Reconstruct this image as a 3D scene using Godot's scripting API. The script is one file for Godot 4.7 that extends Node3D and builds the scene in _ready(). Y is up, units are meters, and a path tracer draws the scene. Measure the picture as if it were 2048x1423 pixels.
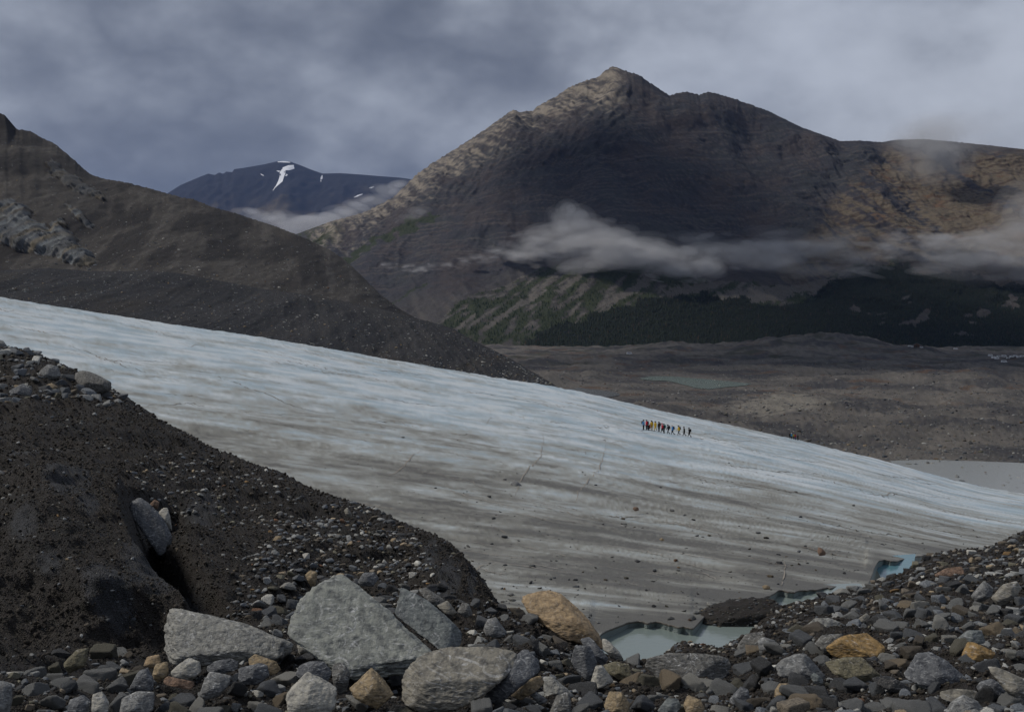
extends Node3D
# A glacier tongue seen from its lateral moraine. Units are metres, y is up, the eye is at the origin.
# px / py below are sighting angles (2600 units per unit of tangent) that were measured off the photograph; every sheet has its own real distance.

const F := 2600.0
const CX := 1024.0
const CY := 711.5
const HORIZON := 620.0
const PITCH := 0.03517826
var cam_basis := Basis(Vector3.RIGHT, -PITCH)
var rng := RandomNumberGenerator.new()
var names := {}
var mats := {}
var tex := {}
var noises := {}
var ico_cache := {}
var rock_shapes: Array = []
var pebble_shapes: Array = []
var grit_shapes: Array = []
var heroes: Array = []

# ---------------------------------------------------------------- small helpers
func ray(px: float, py: float) -> Vector3:
	return cam_basis * Vector3((px - CX) / F, (CY - py) / F, -1.0)

func at(px: float, py: float, d: float) -> Vector3:
	return ray(px, py) * d

func on_level(px: float, py: float, level: float) -> Vector3:
	var r := ray(px, py)
	return r * (level / r.y)

func numbered(called: String) -> String:
	var n: int = names.get(called, 0)
	names[called] = n + 1
	return called if n == 0 else "%s_%03d" % [called, n]

func tag(o: Node, label: String, category := "", group := "", kind := "") -> void:
	o.set_meta("label", label)
	if category:
		o.set_meta("category", category)
	if group:
		o.set_meta("group", group)
	if kind:
		o.set_meta("kind", kind)

func put(called: String, mesh: Mesh, m: Material, parent: Node = null) -> MeshInstance3D:
	var o := MeshInstance3D.new()
	o.mesh = mesh
	o.material_override = m
	if parent == null:
		o.name = numbered(called)
		add_child(o, true)
	else:
		o.name = called
		parent.add_child(o, true)
	return o

func base(called: String, where: Vector3, turn := 0.0) -> Node3D:
	var o := Node3D.new()
	o.name = numbered(called)
	add_child(o, true)
	o.position = where
	o.rotation.y = turn
	return o

func kn(a: Array, x: float, k: int) -> float:
	var n := a.size()
	if x <= a[0][0]:
		return a[0][k]
	for i in range(1, n):
		if x < a[i][0]:
			var t: float = (x - a[i - 1][0]) / (a[i][0] - a[i - 1][0])
			return lerpf(a[i - 1][k], a[i][k], t)
	return a[n - 1][k]

func noise(called: String, freq: float, octaves := 4, ridged := false, sd := 1, kind := FastNoiseLite.TYPE_SIMPLEX_SMOOTH) -> FastNoiseLite:
	if not noises.has(called):
		var n := FastNoiseLite.new()
		n.noise_type = kind
		n.frequency = freq
		n.seed = sd
		n.fractal_type = FastNoiseLite.FRACTAL_RIDGED if ridged else FastNoiseLite.FRACTAL_FBM
		n.fractal_octaves = octaves
		noises[called] = n
	return noises[called]

func ss(a: float, b: float, x: float) -> float:
	return smoothstep(a, b, x)

func inside(p: Vector2, poly: PackedVector2Array) -> bool:
	return Geometry2D.is_point_in_polygon(p, poly)

func poly(a: Array) -> PackedVector2Array:
	var out := PackedVector2Array()
	for i in range(0, a.size(), 2):
		out.append(Vector2(a[i], a[i + 1]))
	return out

func to_segments(p: Vector2, pl: PackedVector2Array) -> float:
	var best := 1e9
	for i in pl.size() - 1:
		var c := Geometry2D.get_closest_point_to_segment(p, pl[i], pl[i + 1])
		best = minf(best, c.distance_to(p))
	return best

func grid_mesh(nx: int, ny: int, pts: PackedVector3Array, cols: PackedColorArray) -> ArrayMesh:
	var nor := PackedVector3Array()
	nor.resize(nx * ny)
	for j in ny:
		var j0 := maxi(j - 1, 0) * nx
		var j1 := mini(j + 1, ny - 1) * nx
		for i in nx:
			var i0 := maxi(i - 1, 0)
			var i1 := mini(i + 1, nx - 1)
			nor[j * nx + i] = (pts[j1 + i] - pts[j0 + i]).cross(pts[j * nx + i1] - pts[j * nx + i0]).normalized()
	var idx := PackedInt32Array()
	idx.resize((nx - 1) * (ny - 1) * 6)
	var k := 0
	for j in ny - 1:
		for i in nx - 1:
			var a := j * nx + i
			idx[k] = a
			idx[k + 1] = a + 1
			idx[k + 2] = a + nx + 1
			idx[k + 3] = a
			idx[k + 4] = a + nx + 1
			idx[k + 5] = a + nx
			k += 6
	return array_mesh(pts, nor, cols, idx)

func array_mesh(pts: PackedVector3Array, nor: PackedVector3Array, cols: PackedColorArray, idx: PackedInt32Array) -> ArrayMesh:
	var arr := []
	arr.resize(Mesh.ARRAY_MAX)
	arr[Mesh.ARRAY_VERTEX] = pts
	arr[Mesh.ARRAY_NORMAL] = nor
	if cols.size():
		arr[Mesh.ARRAY_COLOR] = cols
	arr[Mesh.ARRAY_INDEX] = idx
	var m := ArrayMesh.new()
	m.add_surface_from_arrays(Mesh.PRIMITIVE_TRIANGLES, arr)
	return m

# ---------------------------------------------------------------- materials
func noise_tex(called: String, freq: float, octaves: int, ridged: bool, stops: Array, kind := FastNoiseLite.TYPE_SIMPLEX_SMOOTH, size := 512, warp := 0.0) -> NoiseTexture2D:
	if tex.has(called):
		return tex[called]
	var n := FastNoiseLite.new()
	n.noise_type = kind
	n.seed = called.hash() % 9999
	n.frequency = freq
	n.fractal_type = FastNoiseLite.FRACTAL_RIDGED if ridged else FastNoiseLite.FRACTAL_FBM
	n.fractal_octaves = octaves
	n.fractal_gain = 0.62 if called.begins_with("rock") else 0.5
	if warp > 0.0:
		n.domain_warp_enabled = true
		n.domain_warp_amplitude = warp
		n.domain_warp_frequency = freq * 1.5
	var t := NoiseTexture2D.new()
	t.width = size
	t.height = size
	t.seamless = true
	t.noise = n
	if stops.size():
		var g := Gradient.new()
		var off := PackedFloat32Array()
		var col := PackedColorArray()
		for s in stops:
			off.append(s[0])
			col.append(s[1])
		g.offsets = off
		g.colors = col
		t.color_ramp = g
	tex[called] = t
	return t

func grey(v: float, a := 1.0) -> Color:
	return Color(v, v, v, a)

func ground_mat(called: String, size: float, rough: float, bump: float, low := 0.62, spec := 0.35) -> StandardMaterial3D:
	# colour comes from the vertices; the texture adds grain
	if mats.has(called):
		return mats[called]
	var m := StandardMaterial3D.new()
	m.resource_name = called
	m.vertex_color_use_as_albedo = true
	m.roughness = rough
	m.metallic_specular = spec
	m.uv1_triplanar = true
	m.uv1_world_triplanar = true
	m.uv1_scale = Vector3.ONE / size
	m.albedo_texture = noise_tex("grain", 0.035, 5, false, [[0.0, grey(low)], [0.35, grey(low + 0.12)], [0.62, grey(0.92)], [0.8, grey(1.0)]], FastNoiseLite.TYPE_SIMPLEX_SMOOTH, 1024)
	m.heightmap_enabled = true
	m.heightmap_texture = noise_tex("grain_height", 0.03, 6, false, [], FastNoiseLite.TYPE_SIMPLEX, 1024)
	m.heightmap_scale = bump * 100.0
	mats[called] = m
	return m

func rock_mat(called: String, c: Color, vein: float, rough: float, size := 0.55) -> StandardMaterial3D:
	# c is a linear base colour
	if mats.has(called):
		return mats[called]
	var m := StandardMaterial3D.new()
	m.resource_name = called
	m.albedo_color = c.linear_to_srgb()
	m.roughness = rough
	m.metallic_specular = 0.4
	m.uv1_triplanar = true
	m.uv1_scale = Vector3(1.0, 2.2, 1.0) / size
	m.uv1_offset = Vector3(rng.randf(), rng.randf(), rng.randf())
	m.albedo_texture = noise_tex("rock", 0.009, 8, false, [[0.0, Color(0.46, 0.46, 0.47)], [0.34, Color(0.7, 0.7, 0.7)], [0.5, Color(0.91, 0.9, 0.88)], [0.62, Color(1.0, 0.985, 0.95)], [1.0, Color(1.0, 1.0, 0.98)]], FastNoiseLite.TYPE_SIMPLEX, 1024, 14.0)
	m.heightmap_enabled = true
	m.heightmap_texture = noise_tex("rock_height", 0.012, 8, false, [], FastNoiseLite.TYPE_SIMPLEX, 1024)
	m.heightmap_scale = 0.9
	if vein > 0.0:
		m.detail_enabled = true
		m.detail_blend_mode = BaseMaterial3D.BLEND_MODE_MIX
		var w := c.lerp(Color(0.55, 0.56, 0.56), 0.6).linear_to_srgb()
		m.detail_albedo = scratch_tex(vein, w)
	mats[called] = m
	return m

func scratch_tex(vein: float, w: Color) -> ImageTexture:
	# mineral veins, scratches and specks of a broken stone face, in the stone's own coordinates; tiles on all sides
	var step := clampi(int(vein * 4.0), 0, 3)
	var tint := Color(roundf(w.r * 6.0) / 6.0, roundf(w.g * 6.0) / 6.0, roundf(w.b * 6.0) / 6.0)
	var key := "scratch_%d_%s" % [step, tint.to_html()]
	if tex.has(key):
		return tex[key]
	var n := 512
	var im := Image.create(n, n, false, Image.FORMAT_RGBA8)
	im.fill(Color(w.r, w.g, w.b, 0.0))
	var r := RandomNumberGenerator.new()
	r.seed = 77 + step
	for k in [40, 80, 130, 190][step]:
		var p := Vector2(r.randf(), r.randf()) * n
		var turn := r.randfn() * 0.75
		var long := 14.0 * pow(r.randf(), -0.5)
		var a := r.randf_range(0.4, 0.95) * (0.6 + 0.13 * step)
		var dark := r.randf() < (0.12 if k % 5 else 0.6)
		var c := Color(w.r * 0.35, w.g * 0.35, w.b * 0.35) if dark else w.lightened(0.2 + r.randf() * 0.5)
		var curl := r.randfn() * 0.03
		var wide := 1 + int(3.0 * pow(r.randf(), 1.6))
		var s := 0.0
		while s < minf(long, 170.0):
			turn += curl + r.randfn() * 0.06
			p += Vector2.from_angle(turn)
			var x := posmod(int(p.x), n)
			var y := posmod(int(p.y), n)
			var f := a * (0.35 + 0.65 * sin(PI * s / minf(long, 170.0)))
			for ex in range(-wide, wide + 1):
				for ey in range(-wide, wide + 1):
					if ex * ex + ey * ey <= wide * wide + 1 and r.randf() < 0.85:
						im.set_pixel(posmod(x + ex, n), posmod(y + ey, n), Color(c.r, c.g, c.b, f))
			s += 1.0
	for k in 350 * (step + 1):   # crystals and pits
		var c := w.lightened(r.randf() * 0.4) if r.randf() < 0.65 else w.darkened(0.75)
		im.fill_rect(Rect2i(r.randi() % (n - 8), r.randi() % (n - 8), r.randi_range(3, 8), r.randi_range(2, 4)), Color(c.r, c.g, c.b, r.randf_range(0.2, 0.6)))
	tex[key] = ImageTexture.create_from_image(im)
	return tex[key]

func flat_mat(called: String, c: Color, rough: float, vertex := false, spec := 0.5) -> StandardMaterial3D:
	if mats.has(called):
		return mats[called]
	var m := StandardMaterial3D.new()
	m.resource_name = called
	m.albedo_color = Color.WHITE if vertex else c.linear_to_srgb()
	m.vertex_color_use_as_albedo = vertex
	m.roughness = rough
	m.metallic_specular = spec
	mats[called] = m
	return m

# ---------------------------------------------------------------- stones
func ico(sub: int) -> Array:
	if ico_cache.has(sub):
		return ico_cache[sub]
	var g := (1.0 + sqrt(5.0)) / 2.0
	var v: Array[Vector3] = []
	for p in [[-1, g, 0], [1, g, 0], [-1, -g, 0], [1, -g, 0], [0, -1, g], [0, 1, g], [0, -1, -g], [0, 1, -g], [g, 0, -1], [g, 0, 1], [-g, 0, -1], [-g, 0, 1]]:
		v.append(Vector3(p[0], p[1], p[2]).normalized())
	var f := [0, 11, 5, 0, 5, 1, 0, 1, 7, 0, 7, 10, 0, 10, 11, 1, 5, 9, 5, 11, 4, 11, 10, 2, 10, 7, 6, 7, 1, 8, 3, 9, 4, 3, 4, 2, 3, 2, 6, 3, 6, 8, 3, 8, 9, 4, 9, 5, 2, 4, 11, 6, 2, 10, 8, 6, 7, 9, 8, 1]
	for s in sub:
		var mid := {}
		var nf := []
		for k in range(0, f.size(), 3):
			var m := []
			for e in 3:
				var a: int = f[k + e]
				var b: int = f[k + (e + 1) % 3]
				var key := mini(a, b) * 100000 + maxi(a, b)
				if not mid.has(key):
					mid[key] = v.size()
					v.append((v[a] + v[b]).normalized())
				m.append(mid[key])
			nf.append_array([f[k], m[0], m[2], f[k + 1], m[1], m[0], f[k + 2], m[2], m[1], m[0], m[1], m[2]])
		f = nf
	var idx := PackedInt32Array()
	for k in range(0, f.size(), 3):   # front faces run clockwise
		idx.append_array([f[k], f[k + 2], f[k + 1]])
	ico_cache[sub] = [PackedVector3Array(v), idx]
	return ico_cache[sub]

func smooth_mesh(pts: PackedVector3Array, idx: PackedInt32Array, cols := PackedColorArray()) -> ArrayMesh:
	var nor := PackedVector3Array()
	nor.resize(pts.size())
	for k in range(0, idx.size(), 3):
		var a := idx[k]
		var b := idx[k + 1]
		var c := idx[k + 2]
		var n := (pts[c] - pts[a]).cross(pts[b] - pts[a])
		nor[a] += n
		nor[b] += n
		nor[c] += n
	for k in nor.size():
		nor[k] = nor[k].normalized()
	return array_mesh(pts, nor, cols, idx)

func stone_points(sub: int, pn: PackedVector3Array, ph: PackedFloat32Array, ext: Vector3, sharp: bool, rough: float, freq: float, off: Vector3) -> PackedVector3Array:
	# a body cut by planes (normal, distance), its edges worn, its faces uneven
	var dirs: PackedVector3Array = ico(sub)[0]
	var out := PackedVector3Array()
	out.resize(dirs.size())
	var nz := noise("stone", 1.0, 4, false, 5)
	var np := pn.size()
	for i in dirs.size():
		var v := (dirs[i] * ext).normalized()
		var s := 0.0
		for k in np:
			var q := pn[k].dot(v) / ph[k]
			if q > 0.0:
				q *= q
				q *= q
				q *= q
				q *= q
				if sharp:
					q *= q
				s += q
		var r := pow(s, -0.03125 if sharp else -0.0625)
		var p := v * r
		var f := p * freq + off
		var bed := f.dot(Vector3(0.25, 0.9, 0.3)) * 3.4 + nz.get_noise_3dv(f * 0.8) * 1.3
		var step := bed - floorf(bed)
		r *= 1.0 + rough * (0.7 * nz.get_noise_3dv(f) + 0.45 * nz.get_noise_3dv(f * 4.3) + 0.3 * nz.get_noise_3dv(f * 13.0) + 0.4 * (minf(step * 1.15, 1.0 - maxf(step - 0.87, 0.0) * 7.7) - 0.5))
		out[i] = v * r
	return out

func random_stone(sub: int, sharp: bool, rough: float, flatness: float) -> ArrayMesh:
	var pn := PackedVector3Array()
	var ph := PackedFloat32Array()
	var cuts := rng.randi_range(5, 9)
	for k in cuts:
		pn.append(Vector3(rng.randfn(), rng.randfn(), rng.randfn()).normalized())
		ph.append(rng.randf_range(0.52, 0.95))
	for a in [Vector3.RIGHT, Vector3.LEFT, Vector3.UP, Vector3.DOWN, Vector3.BACK, Vector3.FORWARD]:
		pn.append(a)
		ph.append(1.0)
	var pts := stone_points(sub, pn, ph, Vector3.ONE, sharp, rough, 1.6, Vector3(rng.randf(), rng.randf(), rng.randf()) * 50.0)
	for i in pts.size():
		pts[i] *= Vector3(1.0, flatness, 0.85)
	return smooth_mesh(pts, ico(sub)[1])

func build_stone_shapes() -> void:
	for k in 12:
		rock_shapes.append(random_stone(3, true, 0.1, rng.randf_range(0.55, 0.85)))
	for k in 8:
		pebble_shapes.append(random_stone(2, k % 2 == 0, 0.1, rng.randf_range(0.5, 0.85)))
	for k in 5:
		grit_shapes.append(random_stone(1, true, 0.15, rng.randf_range(0.55, 0.9)))

const STONE_TONES := {
	"dark blue grey": [Color(0.135, 0.15, 0.172), 0.5, 30], "charcoal": [Color(0.068, 0.072, 0.08), 0.5, 12], "mid grey": [Color(0.25, 0.262, 0.27), 0.6, 30],
	"pale grey": [Color(0.42, 0.425, 0.41), 0.3, 10], "greyish brown": [Color(0.16, 0.14, 0.115), 0.3, 10], "tan": [Color(0.3, 0.245, 0.175), 0.2, 4], "ochre": [Color(0.28, 0.185, 0.095), 0.2, 0.8], "olive grey": [Color(0.17, 0.165, 0.13), 0.3, 6], "rusty": [Color(0.19, 0.11, 0.07), 0.1, 0.6]}

func pick_tone() -> String:
	var r := rng.randf() * 103.4
	for k in STONE_TONES:
		r -= STONE_TONES[k][2]
		if r <= 0.0:
			return k
	return "mid grey"

func tone_mat(t: String) -> StandardMaterial3D:
	var a: Array = STONE_TONES[t]
	return rock_mat("stone_" + t.replace(" ", "_"), a[0], a[1], 0.78)

func scatter_node(called: String, parent: Node3D, shapes: Array, xf: Array, cols: Array, m: Material, kinds := "stuff") -> void:
	# xf / cols: per shape an array of transforms / colours, one MultiMesh for each shape
	for k in shapes.size():
		if xf[k].size() == 0:
			continue
		var mm := MultiMesh.new()
		mm.transform_format = MultiMesh.TRANSFORM_3D
		mm.use_colors = true
		mm.mesh = shapes[k]
		mm.instance_count = xf[k].size()
		for i in xf[k].size():
			mm.set_instance_transform(i, xf[k][i])
			mm.set_instance_color(i, cols[k][i])
		var o := MultiMeshInstance3D.new()
		o.multimesh = mm
		o.material_override = m
		o.name = called
		o.set_meta("kind", kinds)
		parent.add_child(o, true)

func lists(n: int) -> Array:
	var out := []
	for i in n:
		out.append([])
	return out

func random_basis(s: Vector3) -> Basis:
	return Basis(Vector3.UP, rng.randf() * TAU) * Basis(Vector3(rng.randfn(), rng.randfn(), rng.randfn()).normalized(), rng.randf_range(0.0, 0.6)) * Basis.from_scale(s)

func many_mat(called: String, rough := 0.85) -> StandardMaterial3D:
	if mats.has(called):
		return mats[called]
	var m := flat_mat(called, Color.WHITE, rough, true, 0.35)
	if called == "loose_stone":
		m.uv1_triplanar = true
		m.uv1_scale = Vector3(0.35, 0.7, 0.35)
		m.albedo_texture = rock_mat("stone_mid_grey", STONE_TONES["mid grey"][0], 0.6, 0.78).albedo_texture
	return m

# ---------------------------------------------------------------- sky
func sky_color(dir: Vector3, n1: FastNoiseLite, n2: FastNoiseLite) -> Color:
	var az := atan2(dir.x, -dir.z)
	var p := Vector3(dir.x, dir.y * 1.35, dir.z)
	var w := n1.get_noise_3d(p.x * 0.7 + 9.0, p.y * 0.7, p.z * 0.7) * 0.16
	var a := n1.get_noise_3d(p.x + w, p.y + w * 0.6, p.z - w)
	var b := n2.get_noise_3d(p.x + a * 0.06, p.y * 1.1 + w * 0.3, p.z)
	var billow := absf(n2.get_noise_3d(p.x * 0.62 + 11.0, p.y * 0.8 + 3.0, p.z * 0.62)) * 2.0 - 0.42
	var m := 0.39 + 0.3 * cos(4.0 * (az - 0.27)) + 0.6 * a + 0.45 * b + 0.46 * billow
	m += 0.10 * (1.0 - ss(0.0, 0.16, dir.y))
	m = 0.5 + 0.56 * tanh(1.75 * (m - 0.5))
	return Color(0.1, 0.119, 0.163).lerp(Color(0.455, 0.495, 0.575), m)

func make_sky() -> ImageTexture:
	var n1 := noise("sky_low", 1.55, 4, false, 23)
	var n2 := noise("sky_high", 5.0, 7, false, 8)
	n2.fractal_gain = 0.56
	var im: Image
	for pass_ in 2:
		var w: int = [1024, 4096][pass_]
		var h: int = w / 2
		var data := PackedFloat32Array()
		if pass_ == 0:
			data.resize(w * h * 3)
		else:
			im.resize(w, h, Image.INTERPOLATE_CUBIC)
			data = im.get_data().to_float32_array()
		var top := 0 if pass_ == 0 else int(h * (0.5 - 24.0 / 180.0))
		for j in range(top, h):
			var el := PI * (0.5 - (j + 0.5) / h)
			var ce := cos(el)
			var se := sin(maxf(el, 0.0))
			if el < -0.02:
				if pass_ == 0:
					for i in w * 3:
						data[j * w * 3 + i] = 0.16
				continue
			for i in w:
				var az := (i + 0.5) / w * TAU
				if pass_ == 1 and az > 0.55 and az < TAU - 0.55:
					continue
				var c := sky_color(Vector3(sin(az) * ce, se, -cos(az) * ce), n1, n2)
				var k := (j * w + i) * 3
				data[k] = c.r
				data[k + 1] = c.g
				data[k + 2] = c.b
		im = Image.create_from_data(w, h, false, Image.FORMAT_RGBF, data.to_byte_array())
	return ImageTexture.create_from_image(im)

# ---------------------------------------------------------------- the big mountain
const RIDGE := [[380, 540, 5000], [500, 500, 4950], [600, 465, 4900], [663, 442, 4850], [727, 425, 4800], [786, 395, 4760], [828, 353, 4740], [861, 328, 4720], [916, 294, 4690], [963, 264, 4670], [992, 243, 4660], [1012, 228, 4650], [1026, 219, 4645], [1040, 224, 4640], [1056, 221, 4640], [1066, 222, 4635], [1076, 211, 4630], [1089, 205, 4630], [1110, 194, 4620], [1136, 175, 4610], [1165, 163, 4600], [1195, 154, 4600], [1213, 139, 4600], [1228, 132, 4600], [1244, 139, 4600], [1275, 148, 4610], [1317, 176, 4620], [1340, 191, 4630], [1354, 186, 4630], [1372, 183, 4630], [1400, 189, 4630], [1418, 183, 4630], [1445, 190, 4630], [1477, 200, 4640], [1536, 221, 4640], [1603, 254, 4620], [1682, 282, 4560], [1721, 281, 4540], [1764, 284, 4520], [1792, 279, 4500], [1851, 278, 4460], [1930, 285, 4420], [2048, 298, 4350], [2300, 320, 4250], [2700, 380, 4200]]
const FOOT_PY := 706.0
const FOOT_D := 2650.0
const CRAG := [[1500, 575], [1560, 520], [1640, 430], [1700, 345], [1770, 300], [1860, 300], [2700, 330]]

func mtn_depth(px: float, s: float, yr: float, dr: float) -> float:
	var d := lerpf(FOOT_D, dr, pow(s, 0.92))
	var below := (FOOT_PY - yr) * (1.0 - s)
	if px < 1300.0:
		var q := clampf(1.0 - below * 0.75 / 85.0, 0.0, 1.0)
		d += 330.0 * pow(q, 1.4) * (1.0 - ss(1180.0, 1290.0, px))
	return d

func mtn_relief(p: Vector3, px: float, s: float) -> float:
	var nb := noise("m_big", 1.0, 3, false, 3)
	var ng := noise("m_gully", 1.0, 4, true, 11)
	var nf := noise("m_fine", 1.0, 5, false, 17)
	var warp := nb.get_noise_2d(p.x / 300.0, p.y / 260.0)
	var u := p.x + p.y * 0.35 + warp * 55.0
	var up := ss(0.02, 0.3, s)
	var h := nb.get_noise_2d(p.x / 620.0, p.y / 900.0) * 90.0 * up
	var crag := ss(1480.0, 1680.0, px)
	h += ng.get_noise_3d(u / 330.0, p.y / 800.0, p.z / 900.0) * lerpf(26.0, 40.0, crag) * up
	h += ng.get_noise_3d(u / 95.0 + 40.0, p.y / 230.0, p.z / 300.0) * lerpf(6.0, 15.0, crag) * up
	h += nf.get_noise_3d(u / 150.0, p.y / 120.0, p.z / 200.0) * 14.0 * up
	if px < 1260.0:   # crags of the pale crest
		h += ng.get_noise_3d((p.x - p.y * 0.5) / 60.0, (p.y + p.x * 0.3) / 190.0, p.z / 260.0) * 16.0 * ss(0.62, 0.8, s)
	# ledges of the bedding
	var e := p.y - p.x * 0.07 + warp * 26.0
	var n2 := nf.get_noise_2d(p.x / 120.0, p.y / 60.0)
	var k := e / 15.0 + n2 * 0.9
	var fr := k - floorf(k)
	var bed := ss(0.25, 0.5, s) * (0.45 + 0.55 * ss(-0.2, 0.35, nb.get_noise_2d(p.x / 210.0 + 7.0, floorf(k) * 3.7)))
	h += (fr * fr - 0.35) * lerpf(1.9 if px > 1260.0 or s < 0.6 else 1.4, 8.0, crag) * bed
	h += nf.get_noise_3d(p.x / 45.0, p.y / 34.0, p.z / 60.0) * 5.0 * ss(0.0, 0.25, s)
	h += nf.get_noise_2d(p.x / 13.0, p.y / 9.0) * 2.2
	return h

func smooth_kn(a: Array, x: float, k: int, w: float) -> float:
	return (kn(a, x - w, k) + kn(a, x - w * 0.5, k) * 2.0 + kn(a, x, k) * 2.0 + kn(a, x + w * 0.5, k) * 2.0 + kn(a, x + w, k)) / 8.0

func mtn_point(px: float, py: float) -> Vector3:
	var yr := smooth_kn(RIDGE, px, 1, 70.0)
	var s := clampf((FOOT_PY - py) / (FOOT_PY - yr), 0.0, 1.0)
	var p := at(px, py, mtn_depth(px, s, yr, kn(RIDGE, px, 2)))
	return p + Vector3(0, 0.42, 0.9) * mtn_relief(p, px, s) * (1.0 - ss(0.9, 1.0, s))

var forest_dense := poly([1046, 700, 1052, 680, 1100, 655, 1180, 632, 1290, 606, 1400, 600, 1500, 606, 1560, 612, 1610, 596, 1645, 570, 1700, 552, 1790, 542, 1850, 556, 1920, 552, 2000, 570, 2080, 560, 2320, 560, 2320, 712, 1046, 712])
var forest_thin := poly([868, 655, 905, 622, 960, 590, 1040, 548, 1110, 530, 1180, 540, 1260, 548, 1330, 545, 1420, 566, 1520, 570, 1600, 566, 1700, 545, 1800, 535, 1850, 560, 1560, 625, 1300, 625, 1120, 660, 1050, 690, 940, 690])
var scree_lines := [poly([1002, 640, 1060, 592, 1128, 536]), poly([960, 668, 1040, 612, 1090, 580]), poly([1115, 585, 1150, 560, 1195, 528]), poly([1230, 600, 1290, 574, 1345, 552]), poly([1330, 604, 1400, 582, 1470, 552]), poly([1440, 606, 1520, 590, 1650, 556]), poly([905, 668, 950, 636])]

func green_at(px: float, py: float) -> float:
	# 0 bare, 1 dense wood
	var q := Vector2(px, py)
	if py > FOOT_PY - 3.0:
		return 0.0
	var n := noise("wood", 0.02, 4, false, 31)
	var j := q + Vector2(n.get_noise_2d(px, py * 2.0), n.get_noise_2d(px + 300.0, py * 2.0)) * 16.0
	if inside(j, forest_dense):
		var clearing := noise("clear", 0.013, 3, false, 77).get_noise_2d(px, py * 2.6)
		if px > 1700.0 and py > 590.0 and py < 672.0 and clearing > 0.4:
			return 0.05
		return 1.0
	if inside(j, forest_thin):
		for k in scree_lines.size():
			if to_segments(q, scree_lines[k]) < [5.0, 4.0, 5.0, 8.0, 10.0, 15.0, 3.0][k] * (1.0 + n.get_noise_2d(px * 3.0, py * 6.0)):
				return 0.0
		return clampf(0.45 + n.get_noise_2d(px * 0.8 + 90.0, (py + px * 0.6) * 2.2) * 1.3, 0.0, 0.8)
	# thin strips of wood up the left scree
	if px > 680.0 and px < 900.0:
		var d := to_segments(j, poly([690, 520, 760, 484, 870, 440]))
		if d < 6.0:
			return 0.5
		if to_segments(j, poly([775, 600, 850, 566])) < 3.0:
			return 0.4
	return 0.0

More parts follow.
